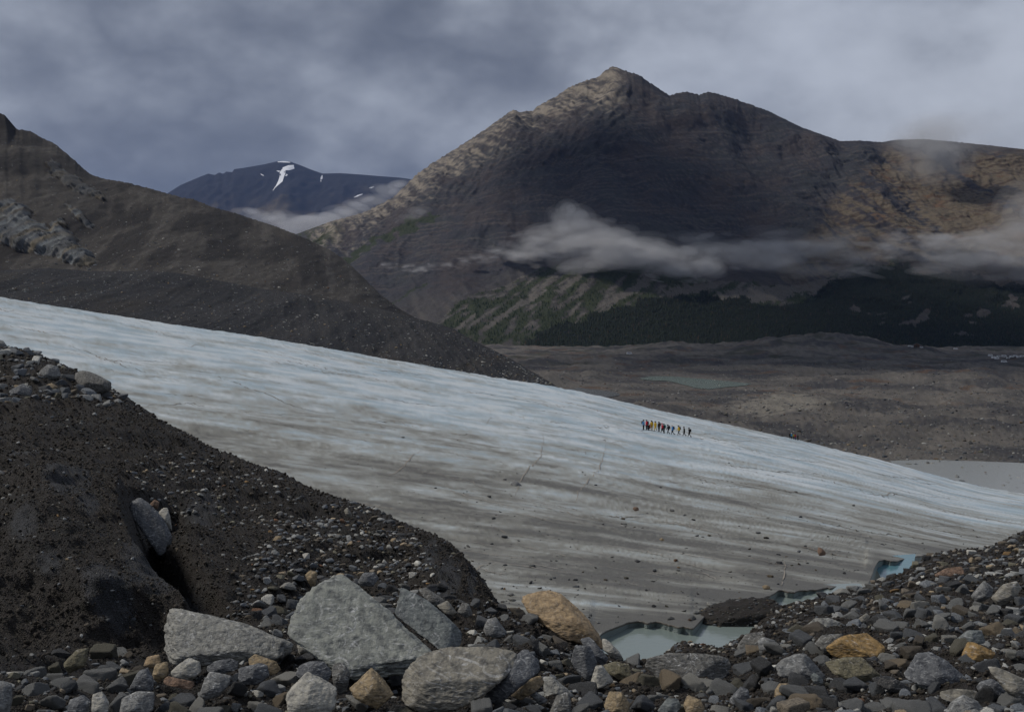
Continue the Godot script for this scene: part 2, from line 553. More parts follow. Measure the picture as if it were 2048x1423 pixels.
func build_mountain() -> void:
	var nx := 640
	var ny := 270
	var back := 6
	var pts := PackedVector3Array()
	var cols := PackedColorArray()
	pts.resize(nx * (ny + back))
	cols.resize(nx * (ny + back))
	var nc := noise("m_col", 1.0, 4, false, 41)
	var nf := noise("m_fine", 1.0, 5, false, 17)
	var ng := noise("m_gully", 1.0, 4, true, 11)
	for i in nx:
		var px := 420.0 + 1900.0 * i / (nx - 1)
		var jag := nf.get_noise_1d(px * 0.22) * 3.2 + nf.get_noise_1d(px * 0.9 + 50.0) * 1.4
		var rough := lerpf(1.0, 0.25, ss(1440.0, 1560.0, px)) * ss(600.0, 800.0, px) * 0.85 + 0.15
		var yr := smooth_kn(RIDGE, px, 1, 70.0)
		var crest := kn(RIDGE, px, 1) + jag * rough - yr
		var dr := kn(RIDGE, px, 2)
		for j in ny:
			var s := 1.0 - float(j) / (ny - 1)
			var py := lerpf(FOOT_PY, yr, s) + crest * ss(0.8, 1.0, s)
			var p := at(px, py, mtn_depth(px, s, yr, dr))
			var h := mtn_relief(p, px, s)
			var k := (j + back) * nx + i
			pts[k] = p + Vector3(0, 0.42, 0.9) * h * (1.0 - ss(0.93, 1.0, s))
			# rock colours: dark shale, ochre and greenish beds, pale limestone with crest sunlight painted in, scree, meadow
			var n1 := nc.get_noise_2d(p.x / 240.0, p.y / 150.0)
			var n2 := nc.get_noise_2d(p.x / 60.0 + 30.0, p.y / 14.0)
			var n3 := nf.get_noise_2d(p.x / 22.0, p.y / 12.0)
			var c := Color(0.06, 0.061, 0.072).lerp(Color(0.084, 0.073, 0.075), ss(-0.1, 0.5, n1 + n2 * 0.5))
			c = c.lerp(Color(0.068, 0.073, 0.078), ss(0.05, 0.45, -n1 + n3 * 0.4) * 0.7)
			var band := nc.get_noise_2d(p.x / 400.0, (p.y - p.x * 0.07) / 7.0)
			c = c.lerp(Color(0.15, 0.132, 0.122), ss(0.1, 0.45, band + n3 * 0.3) * 0.7 * ss(0.3, 0.5, s))
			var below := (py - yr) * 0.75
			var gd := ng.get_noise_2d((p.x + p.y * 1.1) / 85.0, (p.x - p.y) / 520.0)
			var sunlit_lime := (1.0 - ss(16.0, 60.0, below + n2 * 26.0 + n3 * 10.0 + n1 * 30.0 + gd * 26.0)) * (1.0 - ss(1215.0, 1262.0, px + n3 * 20.0)) * ss(600.0, 640.0, px)
			var sunlit_lime_col := Color(0.40, 0.35, 0.285).lerp(Color(0.13, 0.12, 0.115), ss(-0.1, 0.45, n3 * 0.35 + n2 * 0.4 + gd * 0.6))  # limestone, with the sun highlight of the crest put into its colour
			c = c.lerp(sunlit_lime_col, sunlit_lime)
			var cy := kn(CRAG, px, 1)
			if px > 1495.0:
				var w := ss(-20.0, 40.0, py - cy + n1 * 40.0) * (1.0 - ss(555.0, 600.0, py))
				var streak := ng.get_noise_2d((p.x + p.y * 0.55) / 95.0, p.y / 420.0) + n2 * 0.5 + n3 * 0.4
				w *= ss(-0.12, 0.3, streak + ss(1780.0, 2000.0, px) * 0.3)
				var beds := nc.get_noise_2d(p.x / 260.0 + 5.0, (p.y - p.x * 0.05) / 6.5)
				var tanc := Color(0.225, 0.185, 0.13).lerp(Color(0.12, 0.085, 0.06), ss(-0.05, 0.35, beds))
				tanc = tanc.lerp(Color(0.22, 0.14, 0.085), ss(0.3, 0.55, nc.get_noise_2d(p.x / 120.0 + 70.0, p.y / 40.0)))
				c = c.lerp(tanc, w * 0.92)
			var scree := (1.0 - ss(0.2, 0.42, s + n1 * 0.12)) * ss(0.0, 0.02, s)
			var fan := nc.get_noise_2d((p.x + p.y * 1.1) / 40.0, p.y / 400.0 + 20.0)
			c = c.lerp(Color(0.1, 0.092, 0.09).lerp(Color(0.135, 0.122, 0.112), ss(-0.1, 0.4, fan)), scree * 0.85)
			if py > 430.0:
				var g := green_at(px, py)
				if g > 0.9:
					c = Color(0.018, 0.024, 0.016)
				elif g > 0.0:
					c = c.lerp(Color(0.05, 0.066, 0.03), ss(0.05, 0.45, g + n3 * 0.3) * 0.9)
				elif py > 535.0 and py < 660.0 and inside(Vector2(px, py), forest_thin):
					c = c.lerp(Color(0.19, 0.175, 0.155), 0.75)
				if px < 800.0 and below < 40.0 and py < 520.0:
					c = c.lerp(Color(0.075, 0.085, 0.04), ss(-0.1, 0.3, n1 + n3) * ss(700.0, 640.0, px))
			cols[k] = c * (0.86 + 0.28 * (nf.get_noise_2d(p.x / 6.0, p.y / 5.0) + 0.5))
		for b in back:   # the far side falls away behind the crest
			var f := float(back - b)
			var k2 := b * nx + i
			pts[k2] = pts[back * nx + i] + Vector3(0, -f * f * 22.0, -f * 90.0)
			cols[k2] = Color(0.1, 0.09, 0.08)
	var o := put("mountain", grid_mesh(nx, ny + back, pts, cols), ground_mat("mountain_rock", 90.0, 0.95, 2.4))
	tag(o, "dark layered mountain with pointed summit and pale limestone ridge painted as sunlit", "", "", "structure")

# ---------------------------------------------------------------- far blue mountain
const FAR := [[150, 450], [260, 420], [335, 386], [360, 370], [400, 353], [416, 347], [430, 350], [438, 344], [446, 348], [452, 343], [464, 344], [468, 338], [490, 335], [530, 328], [556, 322], [580, 323], [600, 330], [622, 339], [645, 347], [680, 346], [724, 349], [760, 352], [800, 355], [850, 362], [950, 400], [1100, 430]]

func far_point(px: float, py: float, lift := 0.0) -> Vector3:
	var t := (py - kn(FAR, px, 1)) / 200.0
	var d := 20000.0 - 6000.0 * clampf(t, 0.0, 1.2)
	var p := at(px, py, d - lift)
	var n := noise("far", 1.0, 4, true, 4)
	return p + Vector3(0, 0.4, 0.9) * (n.get_noise_2d(p.x / 1300.0, p.y / 2300.0) * 210.0 * ss(0.0, 0.2, t) + n.get_noise_2d(p.x / 310.0, p.y / 310.0) * 42.0 * ss(0.0, 0.08, t))

func build_far() -> void:
	var nx := 240
	var ny := 90
	var pts := PackedVector3Array()
	var cols := PackedColorArray()
	var nc := noise("m_col", 1.0, 4, false, 41)
	for j in ny + 2:
		for i in nx:
			var px := 150.0 + 950.0 * i / (nx - 1)
			var yr := kn(FAR, px, 1)
			if j < 2:
				pts.append(far_point(px, yr) + Vector3(0, -600.0 * (2 - j), -900.0 * (2 - j)))
				cols.append(Color(0.05, 0.05, 0.05))
				continue
			var py := lerpf(yr, yr + 230.0, float(j - 2) / (ny - 1))
			var p := far_point(px, py)
			pts.append(p)
			var n := nc.get_noise_2d(p.x / 500.0, p.y / 260.0)
			var low := ss(70.0, 120.0, py - yr + n * 60.0 + ss(640.0, 740.0, px) * 35.0)
			cols.append(Color(0.034, 0.033, 0.036).lerp(Color(0.125, 0.105, 0.075), low * (0.55 + 0.45 * ss(-0.3, 0.3, n))))
	var o := put("mountain", grid_mesh(nx, ny + 2, pts, cols), ground_mat("far_rock", 400.0, 1.0, 4.0))
	tag(o, "distant blue mountain with curved white snow patch", "", "", "structure")
	# snow that lies on it: strips along hollows, each with its own outline
	var snow := flat_mat("snow", Color(0.8, 0.82, 0.86), 0.7)
	for a in [[[588, 334, 4.0], [578, 336, 5.0], [568, 338, 5.0], [565, 346, 5.5], [563, 354, 5.0], [560, 361, 5.0], [553, 369, 3.5], [548, 376, 2.5], [546, 381, 0.8]], [[644, 350, 0.8], [643.5, 356, 2.0], [642, 366, 0.6]], [[555, 323.5, 0.7], [568, 323.4, 1.4], [580, 324.5, 0.7]], [[572, 349, 0.5], [575, 351, 1.4], [571, 353, 0.6]], [[553, 342, 0.4], [557, 342, 1.0], [561, 342, 0.4]], [[521, 348, 0.4], [525, 349, 0.9], [527, 350, 0.3]], [[708, 398, 0.4], [716, 396, 1.3], [726, 393, 0.5]], [[740, 386, 0.4], [745, 383, 1.4], [749, 380, 0.5]]]:
		var st := PackedVector3Array()
		var idx := PackedInt32Array()
		for k in a.size():
			var q0: Array = a[maxi(k - 1, 0)]
			var q1: Array = a[mini(k + 1, a.size() - 1)]
			var across: Vector2 = Vector2(q1[0] - q0[0], q1[1] - q0[1]).normalized().orthogonal() * a[k][2]
			for e in [-1.0, 0.0, 1.0]:
				st.append(far_point(a[k][0] + across.x * e * (1.0 + 0.25 * sin(k * 2.7 + e)), a[k][1] + across.y * e, 30.0 + 8.0 * (1.0 - absf(e))))
		for k in a.size() - 1:
			for e in 2:
				var b: int = k * 3 + e
				idx.append_array([b, b + 1, b + 4, b, b + 4, b + 3])
		var sm := smooth_mesh(st, idx)
		put("snow_patch", sm, snow, o)

# ---------------------------------------------------------------- hills on the near side of the valley
const HILL := [[-300, 130, 1420], [-80, 195, 1400], [0, 226, 1390], [12, 232, 1390], [16, 246, 1390], [22, 256, 1385], [60, 262, 1380], [84, 276, 1375], [104, 284, 1370], [128, 303, 1360], [150, 322, 1350], [172, 342, 1345], [184, 350, 1340], [210, 358, 1330], [240, 362, 1320], [290, 374, 1300], [325, 384, 1290], [360, 394, 1280], [386, 398, 1270], [420, 412, 1260], [470, 426, 1240], [500, 436, 1230], [545, 450, 1210], [580, 464, 1200], [600, 472, 1190], [630, 486, 1180], [660, 500, 1170], [690, 520, 1150], [720, 548, 1130], [760, 588, 1100], [800, 618, 1080], [840, 640, 1060], [900, 668, 1040], [960, 700, 1000]]
const MORAINE := [[-300, 532, 760], [0, 540, 720], [100, 536, 715], [180, 542, 710], [300, 542, 700], [360, 546, 700], [420, 558, 695], [520, 576, 680], [620, 590, 660], [700, 604, 640], [780, 622, 615], [840, 638, 600], [900, 654, 580], [950, 682, 560], [1000, 706, 540], [1040, 728, 520], [1080, 752, 505], [1110, 770, 495], [1150, 798, 485], [1200, 826, 478]]
var cliff_a := poly([-40, 400, 6, 408, 22, 404, 62, 420, 64, 438, 92, 452, 122, 436, 150, 470, 152, 486, 178, 505, 192, 526, 172, 530, 138, 526, 100, 506, 60, 496, 20, 486, -40, 470])
var cliff_b := poly([100, 318, 128, 334, 150, 352, 170, 372, 192, 384, 216, 402, 206, 408, 180, 398, 152, 390, 130, 372, 104, 350])
var cliff_c := poly([132, 414, 146, 418, 184, 442, 186, 448, 160, 440, 140, 424])

func build_hill() -> void:
	var nx := 420
	var ny := 190
	var pts := PackedVector3Array()
	var cols := PackedColorArray()
	var nb := noise("m_big", 1.0, 3, false, 3)
	var nf := noise("m_fine", 1.0, 5, false, 17)
	var ng := noise("m_gully", 1.0, 4, true, 11)
	var nc := noise("m_col", 1.0, 4, false, 41)
	for j in ny + 3:
		for i in nx:
			var px := -220.0 + 1160.0 * i / (nx - 1)
			var yr := smooth_kn(HILL, px, 1, 60.0)
			var crest := kn(HILL, px, 1) + nf.get_noise_1d(px * 0.3) * 2.2 * (1.0 - ss(500.0, 700.0, px) * 0.6) - yr
			var dr := kn(HILL, px, 2)
			if j < 3:
				var q := at(px, yr + crest, dr)
				pts.append(q + Vector3(0, -14.0 * (3 - j) * (3 - j), -45.0 * (3 - j)))
				cols.append(Color(0.06, 0.053, 0.047))
				continue
			var t := float(j - 3) / (ny - 1)
			var yb := maxf(kn(MORAINE, px, 1) + 34.0, yr + 12.0)
			var py := lerpf(yr, yb, t) + crest * (1.0 - ss(0.0, 0.16, t))
			var p := at(px, py, lerpf(dr, 800.0, pow(t, 0.85)))
			var edge := ss(0.0, 0.07, t)
			var u := p.x * 0.9 + p.y * 0.8
			var h := nb.get_noise_2d(p.x / 150.0, p.y / 130.0) * 14.0 + nf.get_noise_2d(p.x / 24.0, p.y / 24.0) * 3.0 + nf.get_noise_2d(p.x / 6.0, p.y / 6.0) * 0.9
			h += ng.get_noise_2d(u / 34.0, (p.x - p.y) / 260.0) * 2.0
			var n1 := nc.get_noise_2d(p.x / 70.0, p.y / 45.0)
			var n3 := nf.get_noise_2d(p.x / 9.0, p.y / 7.0)
			var c := Color(0.077, 0.070, 0.064).lerp(Color(0.112, 0.102, 0.091), ss(-0.2, 0.5, n1 + n3 * 0.5))
			c = c.lerp(Color(0.16, 0.148, 0.135), ss(0.12, 0.45, nc.get_noise_2d(u / 11.0 + 9.0, (p.x - p.y) / 120.0) + n3 * 0.4) * 0.6)
			c = c.lerp(Color(0.048, 0.044, 0.042), ss(0.0, 0.4, -n1 + nc.get_noise_2d(u / 30.0, p.y / 200.0)))
			var jq := Vector2(px + n3 * 14.0, py + n1 * 12.0)
			for w in 3:
				var pl: PackedVector2Array = [cliff_a, cliff_b, cliff_c][w]
				if px < 240.0 and inside(jq, pl):
					var ed := minf(to_segments(jq, pl), 14.0) / 14.0
					var flute := ng.get_noise_2d(p.x / 9.0 + p.y * 0.02, p.y / 60.0)
					var bench := (p.y - p.x * -0.35) / 11.0 + n3
					h += [9.0, 4.0, 4.0][w] * ss(0.0, 0.9, ed) + flute * 2.6 + (bench - floorf(bench)) * 2.6
					var rc := Color(0.26, 0.28, 0.29).lerp(Color(0.135, 0.142, 0.15), ss(-0.2, 0.5, flute + n3 * 0.6))
					rc = rc.lerp(Color(0.24, 0.21, 0.16), ss(0.1, 0.5, nc.get_noise_2d(p.x / 14.0, p.y / 50.0)))
					c = rc if w != 1 else c.lerp(rc, 0.5)
			p += Vector3(0.1, 0.4, 0.9) * h * edge
			pts.append(p)
			cols.append(c * (0.8 + 0.4 * (nf.get_noise_2d(p.x / 2.2, p.y / 2.0) + 0.5)))
	var o := put("hill", grid_mesh(nx, ny + 3, pts, cols), ground_mat("hill_dirt", 26.0, 0.95, 0.7))
	tag(o, "brown scree hillside with bare grey cliff", "", "", "structure")
	var nd := base("hillside_rubble", Vector3.ZERO)
	tag(nd, "pale stones strewn over the brown scree hillside", "rubble", "", "stuff")
	var xf := lists(8)
	var cs := lists(8)
	for n in 4200:
		var k0 := (3 + int(ny * pow(rng.randf(), 0.75)) % (ny - 4)) * nx + rng.randi() % nx
		var k := rng.randi() % 8
		xf[k].append(Transform3D(random_basis(Vector3.ONE * minf(0.26 * pow(rng.randf(), -0.4), 1.1)), pts[k0].lerp(pts[k0 + nx], rng.randf())))
		var tone: Color = STONE_TONES[pick_tone()][0]
		cs[k].append(tone * rng.randf_range(0.7, 1.3))
	scatter_node("rubble", nd, pebble_shapes, xf, cs, many_mat("loose_stone"))

func moraine_point(px: float, py: float) -> Vector3:
	var yr := kn(MORAINE, px, 1)
	var dr := kn(MORAINE, px, 2)
	var yb := kn(ICE_TOP, px, 1) + 46.0
	var t := clampf((py - yr) / (yb - yr), 0.0, 1.0)
	var p := at(px, py, lerpf(dr, 455.0, t))
	var nb := noise("m_big", 1.0, 3, false, 3)
	var nf := noise("m_fine", 1.0, 5, false, 17)
	var ng := noise("m_gully", 1.0, 4, true, 11)
	var h := nb.get_noise_2d(p.x / 46.0 + 9.0, p.y / 40.0) * 6.0 * (1.0 - ss(700.0, 850.0, px) * 0.6) + nf.get_noise_2d(p.x / 9.0, p.y / 7.0) * 1.6 + nf.get_noise_2d(p.x / 2.5, p.y / 2.0) * 0.5
	h += ng.get_noise_2d((p.x * 0.9 + p.y * 1.2) / 14.0, (p.x - p.y) / 150.0) * 2.6 * ss(380.0, 700.0, px)
	return p + Vector3(0.1, 0.45, 0.88) * h * ss(0.0, 0.12, t)

func build_moraine() -> void:
	var nx := 460
	var ny := 110
	var pts := PackedVector3Array()
	var cols := PackedColorArray()
	var nf := noise("m_fine", 1.0, 5, false, 17)
	var nc := noise("m_col", 1.0, 4, false, 41)
	for j in ny + 3:
		for i in nx:
			var px := -220.0 + 1420.0 * i / (nx - 1)
			var yr := kn(MORAINE, px, 1)
			var crest := nf.get_noise_1d(px * 0.5 + 9.0) * 1.6
			if j < 3:
				pts.append(at(px, yr + crest, kn(MORAINE, px, 2)) + Vector3(0, -7.0 * (3 - j) * (3 - j), -22.0 * (3 - j)))
				cols.append(Color(0.05, 0.05, 0.053))
				continue
			var t := float(j - 3) / (ny - 1)
			var py := lerpf(yr, kn(ICE_TOP, px, 1) + 46.0, t) + crest * (1.0 - ss(0.0, 0.08, t))
			var p := moraine_point(px, py)
			pts.append(p)
			var n1 := nc.get_noise_2d(p.x / 30.0, p.y / 16.0)
			var n2 := nf.get_noise_2d(p.x / 3.0, p.y / 2.4)
			var c := Color(0.038, 0.040, 0.046).lerp(Color(0.058, 0.058, 0.062), ss(-0.25, 0.4, n1 + n2 * 0.5))
			c = c.lerp(Color(0.062, 0.056, 0.05), ss(0.2, 0.5, nc.get_noise_2d(p.x / 60.0 + 20.0, p.y / 20.0)) * 0.7)
			cols.append(c * (0.75 + 0.5 * (nf.get_noise_2d(p.x * 1.1, p.y * 1.2) + 0.5)))
	var o := put("moraine", grid_mesh(nx, ny + 3, pts, cols), ground_mat("moraine_gravel", 9.0, 0.92, 0.3))
	tag(o, "dark gravel side moraine along the far edge of the ice", "", "", "structure")
	# the larger blocks that lie on it
	var nd := base("moraine_rubble", Vector3.ZERO)
	tag(nd, "loose rubble strewn over the dark side moraine", "rubble", "", "stuff")
	var xf := lists(8)
	var cs := lists(8)
	for n in 5200:
		var px := rng.randf_range(-150.0, 1150.0)
		var yr := kn(MORAINE, px, 1)
		var py := rng.randf_range(yr + 2.0, kn(ICE_TOP, px, 1) + 12.0)
		if py < yr:
			continue
		var s := 0.16 * pow(rng.randf(), -0.42)
		var k := rng.randi() % 8
		xf[k].append(Transform3D(random_basis(Vector3.ONE * minf(s, 0.7)), moraine_point(px, py)))
		var tone: Color = STONE_TONES[pick_tone()][0]
		cs[k].append(tone * rng.randf_range(0.7, 1.25))
	scatter_node("rubble", nd, pebble_shapes, xf, cs, many_mat("loose_stone"))

# ---------------------------------------------------------------- valley floor, ponds, lot
func plain_level(d: float) -> float:
	return -61.0 - 15.0 * clampf((d - 480.0) / 2170.0, 0.0, 1.0)

const PLAIN_HUMPS := [[1330, 2150, 15, 110, 420], [1560, 2300, 20, 150, 500], [1690, 2350, 21, 120, 320], [1830, 2150, 11, 70, 200], [1180, 1750, 9, 130, 160], [1430, 1400, 7, 190, 90], [1090, 1150, 9, 80, 150], [1900, 1250, 6, 240, 120], [1700, 900, 4, 190, 80], [1300, 800, 4, 130, 60], [1150, 900, 5, 60, 60]]
const POND_SPOTS := [[1390, 1180, 150, 210, -65.8], [1185, 960, 100, 150, -64.4], [2010, 470, 290, 100, -61.0]]

func plain_point(px: float, d: float) -> Vector3:
	var r := ray(px, 711.5)
	r /= -r.z
	var p := r * d
	var nb := noise("m_big", 1.0, 3, false, 3)
	var nf := noise("m_fine", 1.0, 5, false, 17)
	var ng := noise("m_gully", 1.0, 4, true, 11)
	var h := nb.get_noise_2d(p.x / 180.0, p.z / 260.0) * 5.0 + nf.get_noise_2d(p.x / 45.0, p.z / 70.0) * 4.6 + nf.get_noise_2d(p.x / 9.0, p.z / 12.0) * 0.8 + ng.get_noise_2d(p.x / 120.0, p.z / 90.0) * 1.2
	for a in PLAIN_HUMPS:
		var q: float = pow((px - a[0]) / a[3], 2.0) + pow((d - a[1]) / a[4], 2.0)
		if q < 4.0:
			h += a[2] * exp(-q * 1.4) * (1.0 + 0.35 * nf.get_noise_2d(p.x / 70.0 + 3.0, p.z / 70.0))
	p.y = plain_level(d) + h
	for a in POND_SPOTS:
		var q2: float = pow((px - a[0]) / a[2], 2.0) + pow((d - a[1]) / a[3], 2.0)
		if q2 < 2.2:
			p.y = lerpf(p.y, a[4] - 0.4 + nf.get_noise_2d(p.x / 14.0, p.z / 14.0) * 0.15, 1.0 - ss(0.9, 2.2, q2))
	return p

func plain_depth(px: float, py: float) -> float:
	# the distance at which the sight line meets the valley floor
	var r := ray(px, py)
	var d := 400.0
	for k in 700:
		var p := plain_point(px, d)
		if p.y >= r.y / -r.z * d:
			return d
		d *= 1.004
	return d

func build_plain() -> void:
	var nx := 420
	var ny := 240
	var pts := PackedVector3Array()
	var cols := PackedColorArray()
	var nf := noise("m_fine", 1.0, 5, false, 17)
	var nc := noise("m_col", 1.0, 4, false, 41)
	for j in ny:
		var t := 1.0 - float(j) / (ny - 1)
		var d := 330.0 * pow(3100.0 / 330.0, t)
		for i in nx:
			var px := 200.0 + 2300.0 * i / (nx - 1)
			var p := plain_point(px, d)
			pts.append(p)
			var n1 := nc.get_noise_2d(p.x / 120.0, p.z / 160.0)
			var n2 := nf.get_noise_2d(p.x / 26.0, p.z / 50.0)
			var n3 := nf.get_noise_2d(p.x / 5.0, p.z / 9.0)
			var c := Color(0.125, 0.117, 0.11).lerp(Color(0.185, 0.17, 0.153), ss(-0.3, 0.4, n1 + n2 * 0.4))
			c = c.lerp(Color(0.062, 0.062, 0.07), ss(0.05, 0.4, -n1 + n3 * 0.6) * 0.8)
			c = c.lerp(Color(0.14, 0.085, 0.055), ss(0.28, 0.5, nc.get_noise_2d(p.x / 90.0 + 11.0, p.z / 60.0) + n2 * 0.25) * 0.75 * ss(700.0, 1100.0, d))
			c = c.lerp(Color(0.05, 0.055, 0.035), ss(0.15, 0.45, nc.get_noise_2d(p.x / 150.0 + 50.0, p.z / 80.0)) * ss(1300.0, 1900.0, d) * 0.8)
			var pale: float = exp(-pow((px - 1570.0) / 90.0, 2.0) - pow((d - 860.0) / 90.0, 2.0))
			c = c.lerp(Color(0.27, 0.25, 0.215), ss(0.15, 0.5, pale * 0.9 + nf.get_noise_2d(p.x / 14.0, p.z / 12.0) * 0.6) * ss(0.05, 0.3, pale))
			cols.append(c * (0.78 + 0.44 * (nf.get_noise_2d(p.x / 1.7, p.z / 2.6) + 0.5)))
	var o := put("ground", grid_mesh(nx, ny, pts, cols), ground_mat("valley_gravel", 22.0, 0.95, 0.35))
	tag(o, "bare grey brown outwash plain of the valley floor", "", "", "structure")
	water_sheet("pond", [1278, 757, 1300, 752, 1340, 752, 1400, 757, 1460, 762, 1504, 767, 1490, 771, 1450, 774, 1418, 778, 1390, 775, 1368, 769, 1340, 762, 1300, 760], -65.8, Color(0.165, 0.21, 0.185), "murky green pond on the gravel plain")
	water_sheet("pond", [1120, 779, 1160, 775, 1195, 779, 1236, 785, 1240, 790, 1215, 794, 1240, 800, 1265, 808, 1200, 808, 1130, 795], -64.4, Color(0.10, 0.11, 0.115), "small grey pond beside the end of the dark moraine")
	water_sheet("lake", [1780, 921, 1850, 919, 1930, 921, 1990, 923, 2060, 926, 2400, 930, 2400, 1010, 2060, 1010, 1960, 990, 1860, 962, 1800, 940], -61.0, Color(0.25, 0.27, 0.265), "pale milky meltwater lake beyond the ice edge")
	# the car park and the road to it
	var lot := PackedVector2Array()
	var nd := base("valley_boulders", Vector3.ZERO)
	tag(nd, "scattered boulders and rubble on the valley floor", "rubble", "", "stuff")
	var xf := lists(8)
	var cs := lists(8)
	for n in 15000:
		var px := rng.randf_range(1050.0, 2150.0)
		var d := 430.0 * pow(4.0, pow(rng.randf(), 0.9))
		var s := 0.26 * pow(rng.randf(), -0.42)
		var k := rng.randi() % 8
		xf[k].append(Transform3D(random_basis(Vector3.ONE * minf(s, 1.1)), plain_point(px, d)))
		var tone: Color = STONE_TONES[pick_tone()][0]
		cs[k].append(tone * rng.randf_range(0.6, 1.1))
	scatter_node("rubble", nd, pebble_shapes, xf, cs, many_mat("loose_stone"))

func water_sheet(called: String, outline: Array, level: float, c: Color, label: String) -> void:
	var st := PackedVector3Array()
	var fl := PackedVector2Array()
	var o2 := poly(outline)
	for i in o2.size():
		for s in 4:
			var q: Vector2 = o2[i].lerp(o2[(i + 1) % o2.size()], s / 4.0)
			var p := on_level(q.x, q.y + noise("m_fine", 1.0).get_noise_2d(q.x * 0.4, q.y) * 1.0, level)
			st.append(p)
			fl.append(Vector2(p.x, p.z))
	var idx := Geometry2D.triangulate_polygon(fl)
	var nor := PackedVector3Array()
	for p in st:
		nor.append(Vector3.UP)
	for k in range(0, idx.size(), 3):   # seen from above
		var a := fl[idx[k]]
		if (fl[idx[k + 1]] - a).cross(fl[idx[k + 2]] - a) < 0.0:
			var h := idx[k + 1]
			idx[k + 1] = idx[k + 2]
			idx[k + 2] = h
	var m := flat_mat("water_" + label.left(9).replace(" ", "_"), c, 0.16, false, 0.32)
	m.normal_enabled = true
	m.uv1_triplanar = true
	m.uv1_world_triplanar = true
	m.uv1_scale = Vector3.ONE / 7.0
	var rip: NoiseTexture2D
	if tex.has("ripple"):
		rip = tex["ripple"]
	else:
		rip = NoiseTexture2D.new()
		rip.width = 256
		rip.height = 256
		rip.seamless = true
		rip.as_normal_map = true
		rip.bump_strength = 2.0
		rip.noise = noise("ripple", 0.05, 3, false, 5)
		tex["ripple"] = rip
	m.normal_texture = rip
	m.normal_scale = 0.12
	var o := put(called, array_mesh(st, nor, PackedColorArray(), idx), m)
	tag(o, label, "", "", "structure")

# ---------------------------------------------------------------- wood on the far slope
func conifer() -> ArrayMesh:
	var st := SurfaceTool.new()
	st.begin(Mesh.PRIMITIVE_TRIANGLES)
	var tiers := [[0.06, 0.2, 0.52], [0.3, 0.16, 0.75], [0.52, 0.11, 1.0]]
	for q in tiers.size():
		var tr: Array = tiers[q]
		for k in 6:
			var a := TAU * k / 6.0 + q * 0.5
			var b := TAU * (k + 1) / 6.0 + q * 0.5
			var r0: float = tr[1] * (1.0 + 0.22 * sin(k * 2.4 + q))
			var r1: float = tr[1] * (1.0 + 0.22 * sin(((k + 1) % 6) * 2.4 + q))
			st.add_vertex(Vector3(0, tr[2], 0))
			st.add_vertex(Vector3(cos(b) * r1, tr[0], sin(b) * r1))
			st.add_vertex(Vector3(cos(a) * r0, tr[0], sin(a) * r0))
	for k in 4:
		var a := TAU * k / 4.0
		var b := TAU * (k + 1) / 4.0
		st.add_vertex(Vector3(0, 0.3, 0))
		st.add_vertex(Vector3(cos(b) * 0.03, 0, sin(b) * 0.03))
		st.add_vertex(Vector3(cos(a) * 0.03, 0, sin(a) * 0.03))
	st.generate_normals()
	return st.commit()

func build_forest() -> void:
	var tree := conifer()
	var nd := base("forest", Vector3.ZERO)
	tag(nd, "dark conifer forest along the foot of the mountain", "forest", "", "stuff")
	var xf := lists(1)
	var cs := lists(1)
	for n in 85000:
		var px := rng.randf_range(680.0, 2260.0)
		var py := rng.randf_range(430.0, 704.0)
		var g := green_at(px, py)
		if rng.randf() > (1.0 if g > 0.9 else g * 0.42 if g > 0.06 else g * 0.1):
			continue
		var h := rng.randf_range(4.0, 9.0) * (0.75 + 0.25 * ss(540.0, 640.0, py))
		var w := h * rng.randf_range(0.8, 1.25)
		xf[0].append(Transform3D(Basis(Vector3.UP, rng.randf() * TAU) * Basis.from_scale(Vector3(w, h, w)), mtn_point(px, py) + Vector3(0, -0.5, 0)))
		var c := Color(0.012, 0.019, 0.015).lerp(Color(0.024, 0.033, 0.02), rng.randf())
		if g < 0.9:
			c = Color(0.018, 0.029, 0.016).lerp(Color(0.036, 0.05, 0.022), rng.randf())
		elif rng.randf() < 0.03:
			c = Color(0.05, 0.038, 0.026)
		cs[0].append(c)
	scatter_node("conifers", nd, [tree], xf, cs, many_mat("needles", 0.9))

# ---------------------------------------------------------------- the ice
const ICE_TOP := [[-300, 556, 310], [0, 594, 330], [60, 604, 334], [110, 612, 337], [180, 623, 341], [260, 635, 346], [340, 648, 350], [420, 660, 355], [500, 671, 360], [560, 681, 363], [640, 694, 367], [700, 704, 370], [790, 720, 376], [870, 734, 381], [950, 747, 386], [1000, 756, 390], [1060, 765, 391], [1110, 774, 392], [1170, 786, 393], [1230, 800, 393], [1300, 817, 394], [1350, 828, 394], [1420, 842, 394], [1480, 854, 395], [1540, 867, 395], [1600, 880, 396], [1650, 892, 398], [1700, 904, 400], [1760, 919, 403], [1800, 930, 405], [1850, 944, 408], [1900, 958, 411], [1960, 972, 415], [2000, 979, 417], [2048, 987, 420], [2400, 1040, 440]]
const ICE_EDGE := [[-300, 1300], [900, 1300], [1000, 1290], [1190, 1285], [1205, 1265], [1222, 1259], [1240, 1252], [1256, 1244], [1272, 1240], [1300, 1246], [1320, 1243], [1345, 1252], [1370, 1254], [1392, 1257], [1402, 1240], [1450, 1214], [1500, 1200], [1539, 1191], [1552, 1183], [1563, 1178], [1580, 1183], [1600, 1180], [1625, 1178], [1643, 1174], [1662, 1175], [1679, 1170], [1691, 1173], [1711, 1176], [1735, 1172], [1745, 1160], [1749, 1122], [1757, 1119], [1765, 1117], [1780, 1119], [1798, 1121], [1806, 1116], [1821, 1115], [1842, 1111], [1866, 1108], [1900, 1110], [2400, 1110]]
const FLOW := Vector2(0.943, -0.333)
const ICE_REF_D := 60.0

